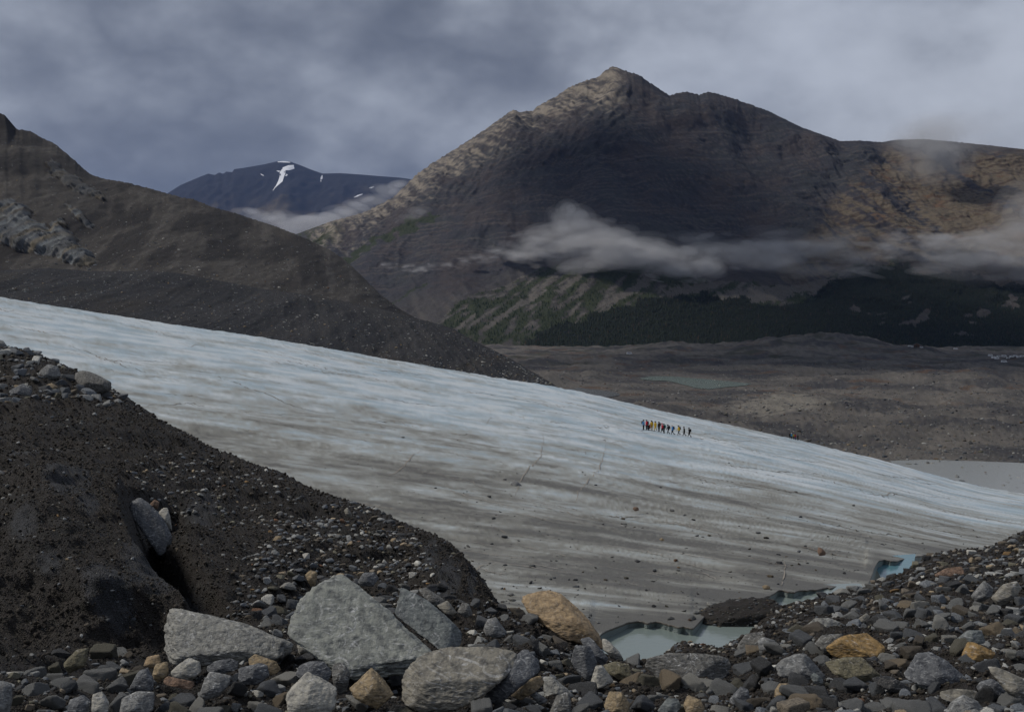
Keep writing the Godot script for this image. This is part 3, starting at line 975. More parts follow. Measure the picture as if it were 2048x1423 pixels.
func ice_depth(px: float, py: float) -> float:
	var yt := kn(ICE_TOP, px, 1)
	var t := (py - yt) / (1250.0 - yt)
	return 1.0 / lerpf(1.0 / kn(ICE_TOP, px, 2), 1.0 / ICE_REF_D, t)

func ice_ab(p: Vector3) -> Vector2:
	# along and across the flow: the flow lines fan out between the far rim and the near margin of the tongue
	var v := cam_basis.inverse() * p
	var px := CX - F * v.x / v.z
	var yt := kn(ICE_TOP, px, 1)
	var t := (CY + F * v.y / v.z - yt) / (1165.0 + 0.11 * (px - CX) - yt)
	return Vector2(p.x, 100.0 * log(lerpf(1.0 / 390.0, 1.0 / 68.0, clampf(t, -0.1, 2.0)) * 100.0))

func ice_relief(p: Vector3) -> float:
	var q := ice_ab(p)
	var nf := noise("ice", 1.0, 4, false, 51)
	var nr := noise("ice_ridge", 1.0, 3, true, 52)
	var w := nf.get_noise_2d(q.x / 40.0, q.y / 30.0) * 3.0
	var d := clampf(-p.z / 200.0, 0.25, 1.6)
	var h := nf.get_noise_2d(q.x / 90.0, q.y / 26.0) * 1.0
	h += nr.get_noise_2d(q.x / 70.0, (q.y + w) / 9.0) * 0.26 * d
	var fade := 1.0 - 0.6 * ss(120.0, 300.0, -p.z)
	h += nf.get_noise_2d(q.x / 20.0, (q.y + w) / 6.5) * 0.32 * d * fade
	h += nf.get_noise_2d(q.x / 5.0 + 40.0, q.y / 1.6) * 0.2 * minf(d, 1.0) * (1.0 - ss(90.0, 190.0, -p.z))
	return h

func ice_point(px: float, py: float, lift := 0.0) -> Vector3:
	var p := at(px, py, ice_depth(px, py))
	var t := (py - kn(ICE_TOP, px, 1)) / 60.0
	var e := ss(2.0, 70.0, minf(kn(ICE_EDGE, px - 14.0, 1), kn(ICE_EDGE, px + 14.0, 1)) - py)
	return p + Vector3(0, 1, 0) * (ice_relief(p) * lerpf(0.25, 1.0, ss(0.0, 1.0, t)) * lerpf(0.1, 1.0, e) + lift)

func ice_dirt(p: Vector3, px: float, py: float) -> float:
	# how much silt lies on the ice: bands that follow the flow, more of it towards the moraine
	var q := ice_ab(p)
	var nf := noise("ice", 1.0, 4, false, 51)
	var nr := noise("ice_ridge", 1.0, 3, true, 52)
	var w := nf.get_noise_2d(q.x / 40.0, q.y / 30.0) * 3.0
	var a := nf.get_noise_2d(q.x / 70.0 + 5.0, (q.y + w) / 18.0)
	var b := nf.get_noise_2d(q.x / 15.0, (q.y + w) / 4.6)
	var c := nf.get_noise_2d(q.x / 5.0 + 70.0, (q.y + w * 0.4) / 1.1)
	var far := -p.z
	var near := 1.0 - ss(48.0, 235.0, far)
	var x := near * 0.96 + a * 0.5 + b * 0.55 + c * 0.34 + nf.get_noise_2d(p.x / 8.0 + 20.0, q.y / 9.0) * (0.25 + 0.3 * near) + nf.get_noise_2d(q.x / 1.6, q.y / 0.6 + 33.0) * 0.2
	x -= 0.16 * (1.0 - near)
	x += 0.12 * nr.get_noise_2d(q.x / 30.0, (q.y + w) / 4.0)
	return x

func build_ice() -> void:
	var nx := 760
	var ny := 270
	var roll := 8
	var skirt := 5
	var pts := PackedVector3Array()
	var cols := PackedColorArray()
	var total := ny + roll + skirt
	pts.resize(nx * total)
	cols.resize(nx * total)
	var nf := noise("ice", 1.0, 4, false, 51)
	for i in nx:
		var px := -200.0 + 2520.0 * i / (nx - 1)
		var yt := kn(ICE_TOP, px, 1)
		var wob := nf.get_noise_1d(px * 0.03) * 1.3 + nf.get_noise_1d(px * 0.15 + 20.0) * 0.6
		var ys := kn([[-300, 1225], [1190, 1225], [1392, 1205], [1500, 1160], [1600, 1130], [1700, 1095], [1760, 1085], [2400, 1085]], px, 1)
		var ye := smooth_kn(ICE_EDGE, px, 1, 9.0) + nf.get_noise_1d(px * 0.12) * 0.7 + nf.get_noise_1d(px * 0.04) * 3.0
		for j in ny:
			var t := float(j) / (ny - 1)
			var py := lerpf(yt, ys, t / 0.8) if t < 0.8 else lerpf(ys, ye, (t - 0.8) / 0.2)
			py += wob * (1.0 - ss(0.0, 0.06, t))
			var p := ice_point(px, py)
			var k := (j + roll) * nx + i
			pts[k] = p
			var x := ice_dirt(p, px, py) + 0.3 * (1.0 - ss(0.0, 60.0, ye - py))
			var q := ice_ab(p)
			var g := nf.get_noise_2d(q.x / 1.1, q.y / 0.5) * (1.0 - 0.7 * ss(110.0, 260.0, -p.z))
			var blue := nf.get_noise_2d(q.x / 20.0 + 90.0, q.y / 6.0)
			var c := Color(0.60, 0.705, 0.775).lerp(Color(0.74, 0.80, 0.83), ss(-0.2, 0.35, blue + g * 0.3))
			c = c.lerp(Color(0.36, 0.48, 0.55), ss(0.08, 0.42, -blue + g * 0.35) * 0.65)
			c = c.lerp(Color(0.42, 0.46, 0.455), ss(-0.3, 0.35, x + g * 0.2) * 0.72)
			c = c.lerp(Color(0.40, 0.405, 0.375), ss(0.1, 0.55, x) * 0.75)
			c = c.lerp(Color(0.25, 0.247, 0.218), ss(0.42, 0.85, x + g * 0.12) * 0.88)
			c = c.lerp(Color(0.125, 0.122, 0.112), ss(0.84, 1.2, x + g * 0.22) * 0.8)
			cols[k] = c * (0.88 + 0.14 * (g + 0.5))
		for r in roll:   # beyond the skyline of the ice the surface bends down
			var f := float(roll - r)
			pts[r * nx + i] = pts[roll * nx + i] + Vector3(0, -0.55 * f * f, -5.0 * f)
			cols[r * nx + i] = Color(0.7, 0.76, 0.8)
		var e := pts[(ny + roll - 1) * nx + i]
		var lip := nf.get_noise_1d(px * 0.3 + 7.0) * 0.06
		var offs := [[-0.03, 0.01], [-0.09 + lip * 0.4, -0.02], [-0.13 + lip * 0.4, -0.12], [-0.8, -0.35], [-2.4, -0.5]]
		for s in skirt:   # the margin: a lip with an undercut face down to the water
			var k := (ny + roll + s) * nx + i
			pts[k] = e + Vector3(0, offs[s][0], offs[s][1])
			cols[k] = Color(0.17, 0.15, 0.13) if s < 2 else Color(0.27, 0.31, 0.305)
	var m := flat_mat("glacier_ice", Color.WHITE, 0.6, true, 0.4)
	m.uv1_triplanar = true
	m.uv1_world_triplanar = true
	m.uv1_scale = Vector3.ONE / 3.0
	m.albedo_texture = noise_tex("frost", 0.05, 5, false, [[0.0, grey(0.8)], [0.5, grey(0.95)], [1.0, grey(1.0)]], FastNoiseLite.TYPE_SIMPLEX, 1024)
	m.heightmap_enabled = true
	m.heightmap_texture = noise_tex("grain_height", 0.03, 6, false, [], FastNoiseLite.TYPE_SIMPLEX, 1024)
	m.heightmap_scale = 4.0
	var o := put("glacier", grid_mesh(nx, total, pts, cols), m)
	tag(o, "pale glacier tongue streaked with brown silt", "", "", "structure")
	build_silt_lines(o)

func ribbon(st: Array, line: Array, width: float, c: Color, smooth_ := true) -> void:
	# a thin strip of silt laid along sighted points on the ice
	var curve := Curve2D.new()
	for k in line.size():
		var p := Vector2(line[k][0], line[k][1])
		var tan := Vector2.ZERO
		if smooth_ and k > 0 and k < line.size() - 1:
			tan = (Vector2(line[k + 1][0], line[k + 1][1]) - Vector2(line[k - 1][0], line[k - 1][1])) / 6.0
		curve.add_point(p, -tan, tan)
	var long := curve.get_baked_length()
	var n := maxi(4, int(long / 4.0))
	var nf := noise("ice", 1.0, 4, false, 51)
	var first: int = st[0].size()
	for k in n + 1:
		var f := float(k) / n
		var q := curve.sample_baked(long * f)
		q.y += nf.get_noise_1d(q.x * 0.5 + first) * 1.8
		q.x += nf.get_noise_1d(q.y * 0.35 + first) * 4.0
		var wd := width * (0.25 + 0.75 * sin(PI * f)) * (0.65 + 0.7 * absf(nf.get_noise_1d(f * 40.0 + first * 0.37)))
		var p := ice_point(q.x, q.y, 0.05)
		var p2 := ice_point(curve.sample_baked(long * minf(f + 0.02, 1.0)).x + 0.01, curve.sample_baked(long * minf(f + 0.02, 1.0)).y, 0.05)
		var side := (p2 - p).cross(Vector3.UP).normalized() * wd
		if not side.is_finite():
			side = Vector3(0, 0, wd)
		st[0].append_array([p - side, p + side])
		st[1].append_array([c, c])
	for k in n:
		var b := first + k * 2
		st[2].append_array([b, b + 3, b + 1, b, b + 2, b + 3])

func build_silt_lines(glacier: Node3D) -> void:
	var st := [PackedVector3Array(), PackedColorArray(), PackedInt32Array()]
	for a in [[[1086, 866], [1084, 895], [1076, 922], [1050, 955], [1030, 990]], [[1212, 888], [1202, 926], [1190, 950], [1164, 984], [1148, 1004]], [[982, 822], [980, 838], [972, 850]], [[1567, 1122], [1571, 1140], [1563, 1172]], [[1000, 1120], [960, 1150], [930, 1175]], [[840, 905], [800, 945], [760, 960]]]:
		ribbon(st, a, 0.025 + 0.0003 * (1250.0 - a[0][1]) * 0.35, Color(0.3, 0.27, 0.23))
	for a in [[[133, 690], [183, 708], [232, 731], [292, 750]], [[295, 816], [330, 806], [372, 800], [420, 808]], [[372, 800], [470, 818], [560, 826], [640, 836]], [[420, 760], [520, 790], [600, 812], [690, 822]], [[640, 742], [760, 770], [900, 790], [1010, 806]], [[700, 870], [820, 880], [960, 900], [1060, 905]], [[1240, 930], [1400, 955], [1560, 985], [1700, 1005]], [[1330, 905], [1480, 930], [1640, 960], [1800, 1000]], [[1060, 1000], [1200, 1020], [1330, 1030]], [[1600, 1030], [1700, 1050], [1790, 1066], [1900, 1085]], [[1560, 1075], [1660, 1095], [1740, 1112]], [[1800, 1040], [1900, 1062], [2010, 1080]]]:
		ribbon(st, a, 0.13, Color(0.19, 0.17, 0.145))
	for n in 260:
		var px := rng.randf_range(-60.0, 2050.0)
		var yt := kn(ICE_TOP, px, 1)
		var py := yt + 12.0 + pow(rng.randf(), 1.1) * (1180.0 - yt)
		var len := rng.randf_range(40.0, 260.0)
		var slope := lerpf(0.13, 0.2, rng.randf())
		var line := []
		for k in 4:
			line.append([px + len * k / 3.0, py + len * slope * k / 3.0 + rng.randf_range(-3.0, 3.0)])
		if line[3][1] > kn(ICE_EDGE, line[3][0], 1) - 12.0 or line[3][1] < kn(ICE_TOP, line[3][0], 1) + 6.0:
			continue
		var far := ice_depth(px, py)
		var c := Color(0.36, 0.335, 0.30).lerp(Color(0.24, 0.215, 0.185), rng.randf() * (1.0 - ss(90.0, 300.0, far) * 0.7))
		ribbon(st, line, far * rng.randf_range(0.00025, 0.0008), c)
	var o := put("silt_lines", smooth_mesh(st[0], st[2], st[1]), flat_mat("silt", Color.WHITE, 0.9, true, 0.3), glacier)
	o.set_meta("kind", "stuff")

# ---------------------------------------------------------------- the moraine we stand on
const CREST := [[-400, 600, 31], [-150, 655, 28], [0, 690, 26], [60, 701, 25], [110, 722, 24.6], [150, 740, 24.2], [200, 768, 23.8], [240, 786, 23.4], [285, 815, 22.7], [330, 846, 22], [365, 862, 21.4], [420, 893, 20.5], [470, 912, 19.8], [520, 932, 19], [560, 943, 18.4], [620, 975, 17.5], [670, 992, 16.7], [720, 1008, 16], [760, 1020, 15.2], [800, 1043, 14.5], [870, 1068, 13.5], [900, 1085, 12.9], [930, 1113, 12.2], [955, 1143, 11.6], [980, 1180, 10.8], [1000, 1212, 10.3], [1040, 1226, 10.0], [1090, 1250, 9.7], [1150, 1284, 9.3], [1200, 1306, 9.0], [1250, 1322, 8.8], [1310, 1322, 9.0], [1328, 1312, 9.2], [1345, 1294, 9.9], [1362, 1284, 10.3], [1385, 1285, 10.3], [1410, 1291, 10.2], [1440, 1296, 10.1], [1470, 1282, 10.6], [1500, 1264, 11.2], [1530, 1236, 12.0], [1566, 1210, 13.0], [1628, 1197, 13.7], [1688, 1180, 14.4], [1738, 1174, 14.8], [1750, 1160, 15.2], [1777, 1155, 15.4], [1807, 1144, 15.9], [1839, 1123, 16.6], [1866, 1108, 17.0], [1896, 1101, 17.3], [1955, 1096, 17.8], [1985, 1091, 18.1], [2015, 1077, 18.6], [2048, 1061, 19.2], [2200, 1000, 21], [2500, 900, 24]]

func fg_depth(px: float, py: float, yc: float, dc: float) -> float:
	# sight line to distance: the mound's face, its foot, then the ground at our feet
	if yc < 1240.0:
		var foot := 1.0 / lerpf(7.4, 7.9, ss(900.0, 1300.0, px))
		if py < 1290.0:
			return 1.0 / lerpf(1.0 / dc, foot, (py - yc) / (1290.0 - yc))
		return 1.0 / lerpf(foot, 0.2, (py - 1290.0) / 190.0)
	return 1.0 / lerpf(1.0 / dc, 0.2, (py - yc) / (1480.0 - yc))

func lobe_edge(py: float) -> float:
	return kn([[985, 262], [1010, 262], [1040, 268], [1080, 274], [1120, 282], [1150, 296], [1180, 318], [1210, 352], [1240, 392]], py, 1)

func fg_relief(p: Vector3, px: float, py: float) -> float:
	var nf := noise("fg", 1.0, 4, false, 61)
	var nr := noise("fg_r", 1.0, 3, true, 62)
	var mound := 1.0 - ss(900.0, 1020.0, px)
	var h := nf.get_noise_3d(p.x / 3.2, p.y / 2.0, p.z / 4.5) * lerpf(0.16, 0.42, mound)
	h += nf.get_noise_3d(p.x / 0.55, p.y / 0.5, p.z / 0.7) * 0.12
	h += nf.get_noise_3d(p.x / 0.13, p.y / 0.12, p.z / 0.16) * 0.045
	h += nr.get_noise_3d(p.x / 0.8 + 5.0, p.y / 2.5, p.z / 2.5) * 0.05 * mound
	if mound > 0.0 and py > 960.0 and py < 1290.0 and px < 560.0:
		var e := px - lobe_edge(py)
		var along := ss(975.0, 1010.0, py) * (1.0 - ss(1225.0, 1280.0, py))
		h += 0.42 * along * (1.0 - ss(-9.0, 4.0, e)) * ss(-330.0, -120.0, e)
		h -= 0.30 * along * ss(-3.0, 10.0, e) * (1.0 - ss(50.0, 130.0, e))
		# hollow under the tilted slab
		var q := Vector2(px - 300.0, py - 1095.0).rotated(-0.75)
		h -= 0.75 * exp(-pow(q.x / 62.0, 2.0) - pow(q.y / 24.0, 2.0)) * ss(-4.0, 6.0, e)
	return h

func fg_point(px: float, py: float) -> Vector3:
	var yc := kn(CREST, px, 1)
	var q := maxf(py, yc)
	var p := at(px, q, fg_depth(px, q, yc, kn(CREST, px, 2)))
	return p + Vector3(0, 0.72, 0.69) * fg_relief(p, px, q) * ss(-2.0, 26.0, q - yc)

var wet_spots := [[130, 1190, 30, 22], [165, 1030, 40, 60], [235, 1235, 40, 30], [85, 1130, 35, 25], [330, 1180, 60, 45], [865, 1120, 16, 34], [900, 1165, 24, 30], [945, 1170, 12, 36], [880, 1190, 14, 18], [60, 910, 40, 16], [215, 1110, 18, 16], [800, 1090, 14, 20], [400, 1010, 40, 30]]

func build_foreground() -> void:
	var nx := 800
	var ny := 290
	var back := 9
	var pts := PackedVector3Array()
	var cols := PackedColorArray()
	pts.resize(nx * (ny + back))
	cols.resize(nx * (ny + back))
	var nf := noise("fg", 1.0, 4, false, 61)
	for i in nx:
		var px := -300.0 + 2640.0 * i / (nx - 1)
		var yc := kn(CREST, px, 1)
		var dc := kn(CREST, px, 2)
		var clod := (nf.get_noise_1d(px * 0.12) * 5.0 + nf.get_noise_1d(px * 0.5 + 30.0) * 4.0) * (0.4 + 0.6 * (1.0 - ss(1000.0, 1100.0, px)))
		for j in ny:
			var t := float(j) / (ny - 1)
			var py := lerpf(yc, 1640.0, t * lerpf(0.8, 1.0, t))
			var p := at(px, py, fg_depth(px, py, yc, dc))
			var w := ss(-2.0, 26.0, py - yc)
			var h := fg_relief(p, px, py)
			var k := (j + back) * nx + i
			pts[k] = p + Vector3(0, 0.72, 0.69) * h * w + Vector3(0, -1, 0) * clod * dc / F * (1.0 - w)
			var n1 := nf.get_noise_3d(p.x / 1.4, p.y / 1.2, p.z / 2.0)
			var n2 := nf.get_noise_3d(p.x / 0.09, p.y / 0.09, p.z / 0.11)
			var c := Color(0.048, 0.042, 0.037).lerp(Color(0.036, 0.034, 0.033), ss(-0.2, 0.4, n1))
			for s in wet_spots:   # smooth patches of bluish clay
				var q: float = pow((px - s[0]) / s[2], 2.0) + pow((py - s[1]) / s[3], 2.0)
				if q < 1.6:
					c = c.lerp(Color(0.075, 0.081, 0.092), (1.0 - ss(0.3, 1.5, q + n1 * 1.4 + n2 * 0.5)) * 0.75)
			cols[k] = c * (0.7 + 0.6 * (n2 + 0.5))
		for b in back:
			var f := float(back - b)
			pts[b * nx + i] = pts[back * nx + i] + Vector3(0, -0.18 * f - 0.14 * f * f, -0.42 * f)
			cols[b * nx + i] = Color(0.045, 0.041, 0.038)
	var m := ground_mat("wet_dirt", 0.5, 0.8, 0.03, 0.5, 0.4)
	var o := put("terrain", grid_mesh(nx, ny + back, pts, cols), m)
	tag(o, "dark wet dirt mound and rubble slope in front of the ice", "", "", "structure")
	# a spit of dirt at the edge of the ice
	var sp := PackedVector3Array()
	var sc := PackedColorArray()
	var ring: Array = ico(4)[0]
	for v: Vector3 in ring:
		var r := 1.0 + 0.18 * nf.get_noise_3dv(v * 1.4) + 0.10 * nf.get_noise_3dv(v * 6.0) + 0.04 * nf.get_noise_3dv(v * 18.0)
		var p := v * Vector3(2.35, 1.55, 2.0) * r
		p.y -= p.x * -0.34
		sp.append(p)
		sc.append(Color(0.046, 0.041, 0.037) * (0.8 + 0.5 * (nf.get_noise_3dv(p * 6.0) + 0.5)))
	var sm := put("terrain", smooth_mesh(sp, ico(4)[1], sc), m)
	sm.transform = Transform3D(Basis.from_scale(Vector3(0.95, 0.5, 0.75)), on_level(1478, 1252, -14.9) + Vector3(0, 0.1, -1.2))
	tag(sm, "low spit of dark dirt at the edge of the ice", "", "", "structure")
	var xf := lists(8)
	var cs := lists(8)
	for n in 1500:
		var v := sp[rng.randi() % sp.size()]
		if v.y < -0.4:
			continue
		var k := rng.randi() % 8
		xf[k].append(Transform3D(random_basis(Vector3(1.0, 1.6, 1.2) * minf(0.022 * pow(rng.randf(), -0.45), 0.12)), v + Vector3(rng.randfn(), 0, rng.randfn()) * 0.05))
		cs[k].append(STONE_TONES[pick_tone()][0] * rng.randf_range(0.3, 0.9))
	scatter_node("pebbles", sm, pebble_shapes, xf, cs, many_mat("loose_stone"))

func build_pools() -> void:
	water_sheet("melt_pool", [1170, 1258, 1230, 1238, 1300, 1236, 1400, 1246, 1500, 1240, 1540, 1262, 1540, 1330, 1440, 1350, 1300, 1350, 1180, 1340], -14.5 - 0.36, Color(0.185, 0.225, 0.213), "milky green melt pool under the ice lip")
	water_sheet("melt_pool", [1540, 1190, 1570, 1172, 1640, 1168, 1720, 1166, 1740, 1190, 1700, 1225, 1600, 1230, 1545, 1225], on_level_of(1620, 1180) - 0.3, Color(0.185, 0.225, 0.213), "narrow grey green melt pool between ice and dirt bank")
	water_sheet("melt_pool", [1742, 1118, 1790, 1110, 1832, 1107, 1828, 1128, 1800, 1172, 1764, 1158], on_level_of(1790, 1119) - 0.3, Color(0.095, 0.205, 0.245), "small turquoise melt pool at the ice edge")

func on_level_of(px: float, py: float) -> float:
	return at(px, py, ice_depth(px, py)).y

# ---------------------------------------------------------------- single boulders
# tone, sideways lean into depth, thickness, facets [nx, ny, nz, share], name, short name, label, outline
func rock_tones(t: String) -> StandardMaterial3D:
	match t:
		"slab": return rock_mat("slab_grey", Color(0.255, 0.275, 0.265), 0.9, 0.8, 0.8)
		"blue": return rock_mat("slab_blue", Color(0.165, 0.188, 0.198), 0.5, 0.78, 0.7)
		"streak": return rock_mat("streaked_grey", Color(0.29, 0.295, 0.285), 1.0, 0.8, 0.55)
		"brown": return rock_mat("brown_grey", Color(0.26, 0.25, 0.222), 0.6, 0.8, 0.8)
		"dark": return rock_mat("dark_blue", Color(0.12, 0.13, 0.15), 0.8, 0.75, 0.5)
		"black": return rock_mat("wet_black", Color(0.04, 0.042, 0.046), 0.3, 0.55, 0.5)
		"orange": return rock_mat("tan_orange", Color(0.42, 0.315, 0.2), 0.3, 0.85, 0.7)
		"ochre": return rock_mat("ochre", Color(0.36, 0.24, 0.105), 0.4, 0.85, 0.6)
		"tan": return rock_mat("tan", Color(0.36, 0.285, 0.185), 0.3, 0.85, 0.5)
		"pale": return rock_mat("pale", Color(0.43, 0.425, 0.395), 0.5, 0.85, 0.5)
		"olive": return rock_mat("olive", Color(0.185, 0.172, 0.12), 0.25, 0.82, 0.5)
		"red": return rock_mat("reddish", Color(0.23, 0.155, 0.115), 0.2, 0.82, 0.5)
		"muddy": return rock_mat("muddy", Color(0.15, 0.15, 0.147), 0.9, 0.85, 0.5)
	return rock_mat("plain_grey", Color(0.205, 0.213, 0.222), 0.8, 0.8, 0.5)

func boulder(tone: String, lean: float, thick: float, facets: Array, called: String, short: String, label: String, outline: Array, depth := 0.0) -> Node3D:
	var o2 := poly(outline)
	var mid := Vector2.ZERO
	var low := -1e9
	var high := 1e9
	for q in o2:
		mid += q / o2.size()
		low = maxf(low, q.y)
		high = minf(high, q.y)
	var box := Vector2.ZERO
	for q in o2:
		box = Vector2(maxf(box.x, absf(q.x - mid.x)), maxf(box.y, absf(q.y - mid.y)))
	# the stone's foot stands a little in the ground
	var foot_y := minf(low - 0.22 * (low - high), 1470.0)
	var d := depth
	if d <= 0.0:
		d = -(cam_basis.inverse() * fg_point(mid.x, foot_y)).z
		d *= lerpf(1.0, 1.0 - 0.0009 * (low - high) , 0.5)
	var unit := d / F
	var pn := PackedVector3Array()
	var ph := PackedFloat32Array()
	var area := 0.0
	for k in o2.size():
		var a := o2[k] - mid
		var b := o2[(k + 1) % o2.size()] - mid
		area += a.cross(b)
	for k in o2.size():
		var a := (o2[k] - mid) * Vector2(1, -1)
		var b := (o2[(k + 1) % o2.size()] - mid) * Vector2(1, -1)
		if a.distance_to(b) < 0.01:
			continue
		var n := (b - a).orthogonal().normalized()
		if n.dot(a) < 0.0:
			n = -n
		var h := maxf(n.dot(a), 1.0)
		for z in [0.22, -0.3]:
			var v := Vector3(n.x, n.y, z)
			pn.append(v.normalized())
			ph.append(h / v.length())
	var t := thick * minf(box.x, box.y)
	pn.append(Vector3(0, 0, -1))
	ph.append(t)
	if facets.is_empty():
		facets = [[-0.35, 0.25, 0.9, 0.85], [0.4, 0.15, 0.9, 0.8], [0.05, -0.55, 0.83, 0.82], [0.0, 0.7, 0.7, 0.95]]
	for f in facets:
		var v := Vector3(f[0], f[1], f[2]).normalized()
		pn.append(v)
		ph.append(t * f[3])
	# broken corners: small cuts where the body reaches furthest
	var rough_body := stone_points(2, pn, ph, Vector3(box.x, box.y, t), true, 0.0, 1.0, Vector3.ZERO)
	for k in 6:
		var n := Vector3(rng.randfn(), rng.randfn(), absf(rng.randfn()) + 0.2)
		n = (n / Vector3(box.x, box.y, t)).normalized()
		var reach := 0.0
		for p in rough_body:
			reach = maxf(reach, p.dot(n))
		pn.append(n)
		ph.append(reach * rng.randf_range(0.87, 0.97))
	var sub := 5 if box.x > 100.0 else 4 if box.x > 24.0 else 3
	var pts := stone_points(sub, pn, ph, Vector3(box.x, box.y, t), true, 0.075, 2.4 / box.x, Vector3(mid.x, mid.y, 0) * 0.37)
	for i in pts.size():
		var p := pts[i]
		p.z += lean * p.y
		pts[i] = cam_basis * (p * unit)
	var where := at(mid.x, mid.y, d)
	var foot := Vector3(0, -(low - mid.y) * unit, 0)
	for i in pts.size():
		pts[i] -= foot
	var o := put(called, smooth_mesh(pts, ico(sub)[1]), rock_tones(tone))
	o.position = where + foot
	tag(o, label, "slab" if called == "rock_slab" else "boulder" if called == "boulder" else "stone", "boulders and stones of the near rubble")
	heroes.append([mid, box, o2, short])
	return o

func build_boulders() -> void:
	var flat := [[0, 0.12, 1, 0.8], [0.1, -0.75, 0.65, 1.15], [-0.7, 0.1, 0.7, 1.9]]
	boulder("slab", -1.15, 0.42, [[0.03, 0.05, 1, 0.55], [0.12, -0.8, 0.6, 1.25], [-0.75, -0.1, 0.65, 2.4]], "rock_slab", "big grey slab", "largest grey slab with thin white streaks, tilted in the rubble", [671, 1157, 737, 1203, 830, 1255, 902, 1303, 862, 1329, 757, 1347, 700, 1338, 640, 1310, 568, 1264, 580, 1222, 618, 1182])
	boulder("blue", -1.0, 0.4, [[-0.05, 0.05, 1, 0.5], [0.75, -0.2, 0.6, 1.6]], "rock_slab", "blue grey slab", "smooth blue grey slab leaning behind the largest slab", [797, 1180, 822, 1184, 852, 1205, 921, 1234, 940, 1262, 934, 1292, 905, 1303, 850, 1270, 786, 1228])
	boulder("streak", -0.5, 0.8, [[-0.1, 0.35, 0.93, 0.8], [0.3, 0.5, 0.8, 1.0], [0.0, -0.6, 0.8, 0.95], [-0.8, 0.0, 0.6, 1.7]], "boulder", "white streaked boulder", "long grey boulder mottled with white streaks below the dirt mound", [308, 1232, 321, 1219, 352, 1217, 410, 1222, 490, 1250, 561, 1265, 591, 1283, 587, 1301, 560, 1318, 484, 1326, 404, 1328, 342, 1322, 314, 1302])
	boulder("brown", -0.7, 0.75, [[0.05, 0.62, 0.78, 0.7], [-0.75, 0.0, 0.66, 1.5], [0.05, -0.35, 0.94, 0.75]], "boulder", "brown grey boulder", "broad brown grey boulder in front of the blue grey slab", [792, 1362, 815, 1330, 851, 1311, 892, 1302, 965, 1299, 1030, 1307, 1044, 1328, 988, 1372, 945, 1398, 905, 1413, 840, 1413, 803, 1402])
	boulder("dark", -0.5, 0.8, [[0.3, 0.55, 0.8, 0.85], [-0.3, -0.45, 0.85, 0.8]], "boulder", "dark leaning boulder", "dark elongated boulder leaning on the broad brown grey boulder", [1028, 1317, 1042, 1301, 1060, 1304, 1083, 1326, 1082, 1343, 1022, 1386, 993, 1407, 973, 1404, 962, 1385, 970, 1362])
	boulder("orange", -0.6, 0.7, [[-0.2, 0.4, 0.9, 0.75], [0.6, 0.2, 0.75, 1.2], [-0.1, -0.3, 0.95, 0.85]], "boulder", "tan orange boulder", "smooth tan orange boulder standing against the glacier", [1037, 1203, 1046, 1193, 1079, 1185, 1101, 1183, 1124, 1192, 1156, 1216, 1184, 1244, 1203, 1272, 1203, 1292, 1180, 1287, 1120, 1272, 1060, 1232])
	boulder("pale", -0.5, 0.8, [], "boulder", "pale angular boulder", "pale angular boulder with a flat light face, nearest the viewer", [569, 1384, 590, 1365, 609, 1348, 639, 1358, 674, 1379, 672, 1412, 652, 1440, 585, 1440, 573, 1405])
	boulder("tan", -0.45, 0.9, [[-0.5, 0.35, 0.8, 0.8], [0.55, 0.3, 0.8, 0.9], [0.1, -0.6, 0.8, 0.85]], "boulder", "tan angular boulder", "tan angular boulder between the pale and brown grey boulders", [698, 1376, 740, 1338, 754, 1342, 768, 1360, 794, 1383, 757, 1413, 709, 1393])
	boulder("pale", -0.4, 0.9, [], "boulder", "two lobed stone", "two lobed pale stone at the foot of the largest slab", [653, 1297, 672, 1284, 691, 1281, 707, 1290, 710, 1306, 693, 1322, 655, 1314])
	boulder("tan", -0.5, 0.8, [], "boulder", "tan wedge", "tan wedge shaped stone below the white streaked boulder", [495, 1318, 508, 1309, 552, 1323, 565, 1339, 538, 1350, 499, 1330])
	boulder("dark", -0.4, 0.9, [], "boulder", "dark blue block", "dark blue block in front of the tan wedge", [475, 1337, 517, 1326, 534, 1332, 540, 1353, 517, 1367, 479, 1367])
	boulder("dark", -0.5, 0.8, [], "boulder", "blue grey stone", "rough blue grey stone behind the pale angular boulder", [590, 1346, 598, 1331, 618, 1323, 646, 1324, 664, 1342, 659, 1364, 610, 1364])
	boulder("muddy", -0.4, 0.9, [], "boulder", "round dark stone", "round dark stone frosted white between pale and tan boulders", [660, 1334, 672, 1327, 686, 1327, 701, 1345, 695, 1379, 681, 1388, 667, 1367])
	boulder("pale", -0.3, 0.9, [], "boulder", "upright pale block", "upright pale block beside the two lobed stone", [591, 1283, 613, 1275, 627, 1303, 600, 1312])
	boulder("orange", -0.5, 0.7, [], "boulder", "flat tan stone", "flat tan stone at the corner of the white streaked boulder", [287, 1331, 292, 1314, 316, 1309, 322, 1324, 306, 1336])
	boulder("tan", -0.4, 0.9, [], "boulder", "tan block", "square tan block below the flat tan stone", [309, 1328, 333, 1324, 338, 1349, 316, 1364, 304, 1350])
	boulder("pale", -0.45, 0.9, [], "boulder", "pale rounded stone", "pale rounded stone below the white streaked boulder", [340, 1343, 356, 1328, 375, 1316, 398, 1325, 403, 1343, 384, 1361, 350, 1358])
	boulder("dark", -0.5, 0.7, [], "boulder", "long dark stone", "long dark stone beside the pale rounded stone", [411, 1333, 430, 1322, 459, 1317, 476, 1325, 476, 1338, 445, 1346, 416, 1345])
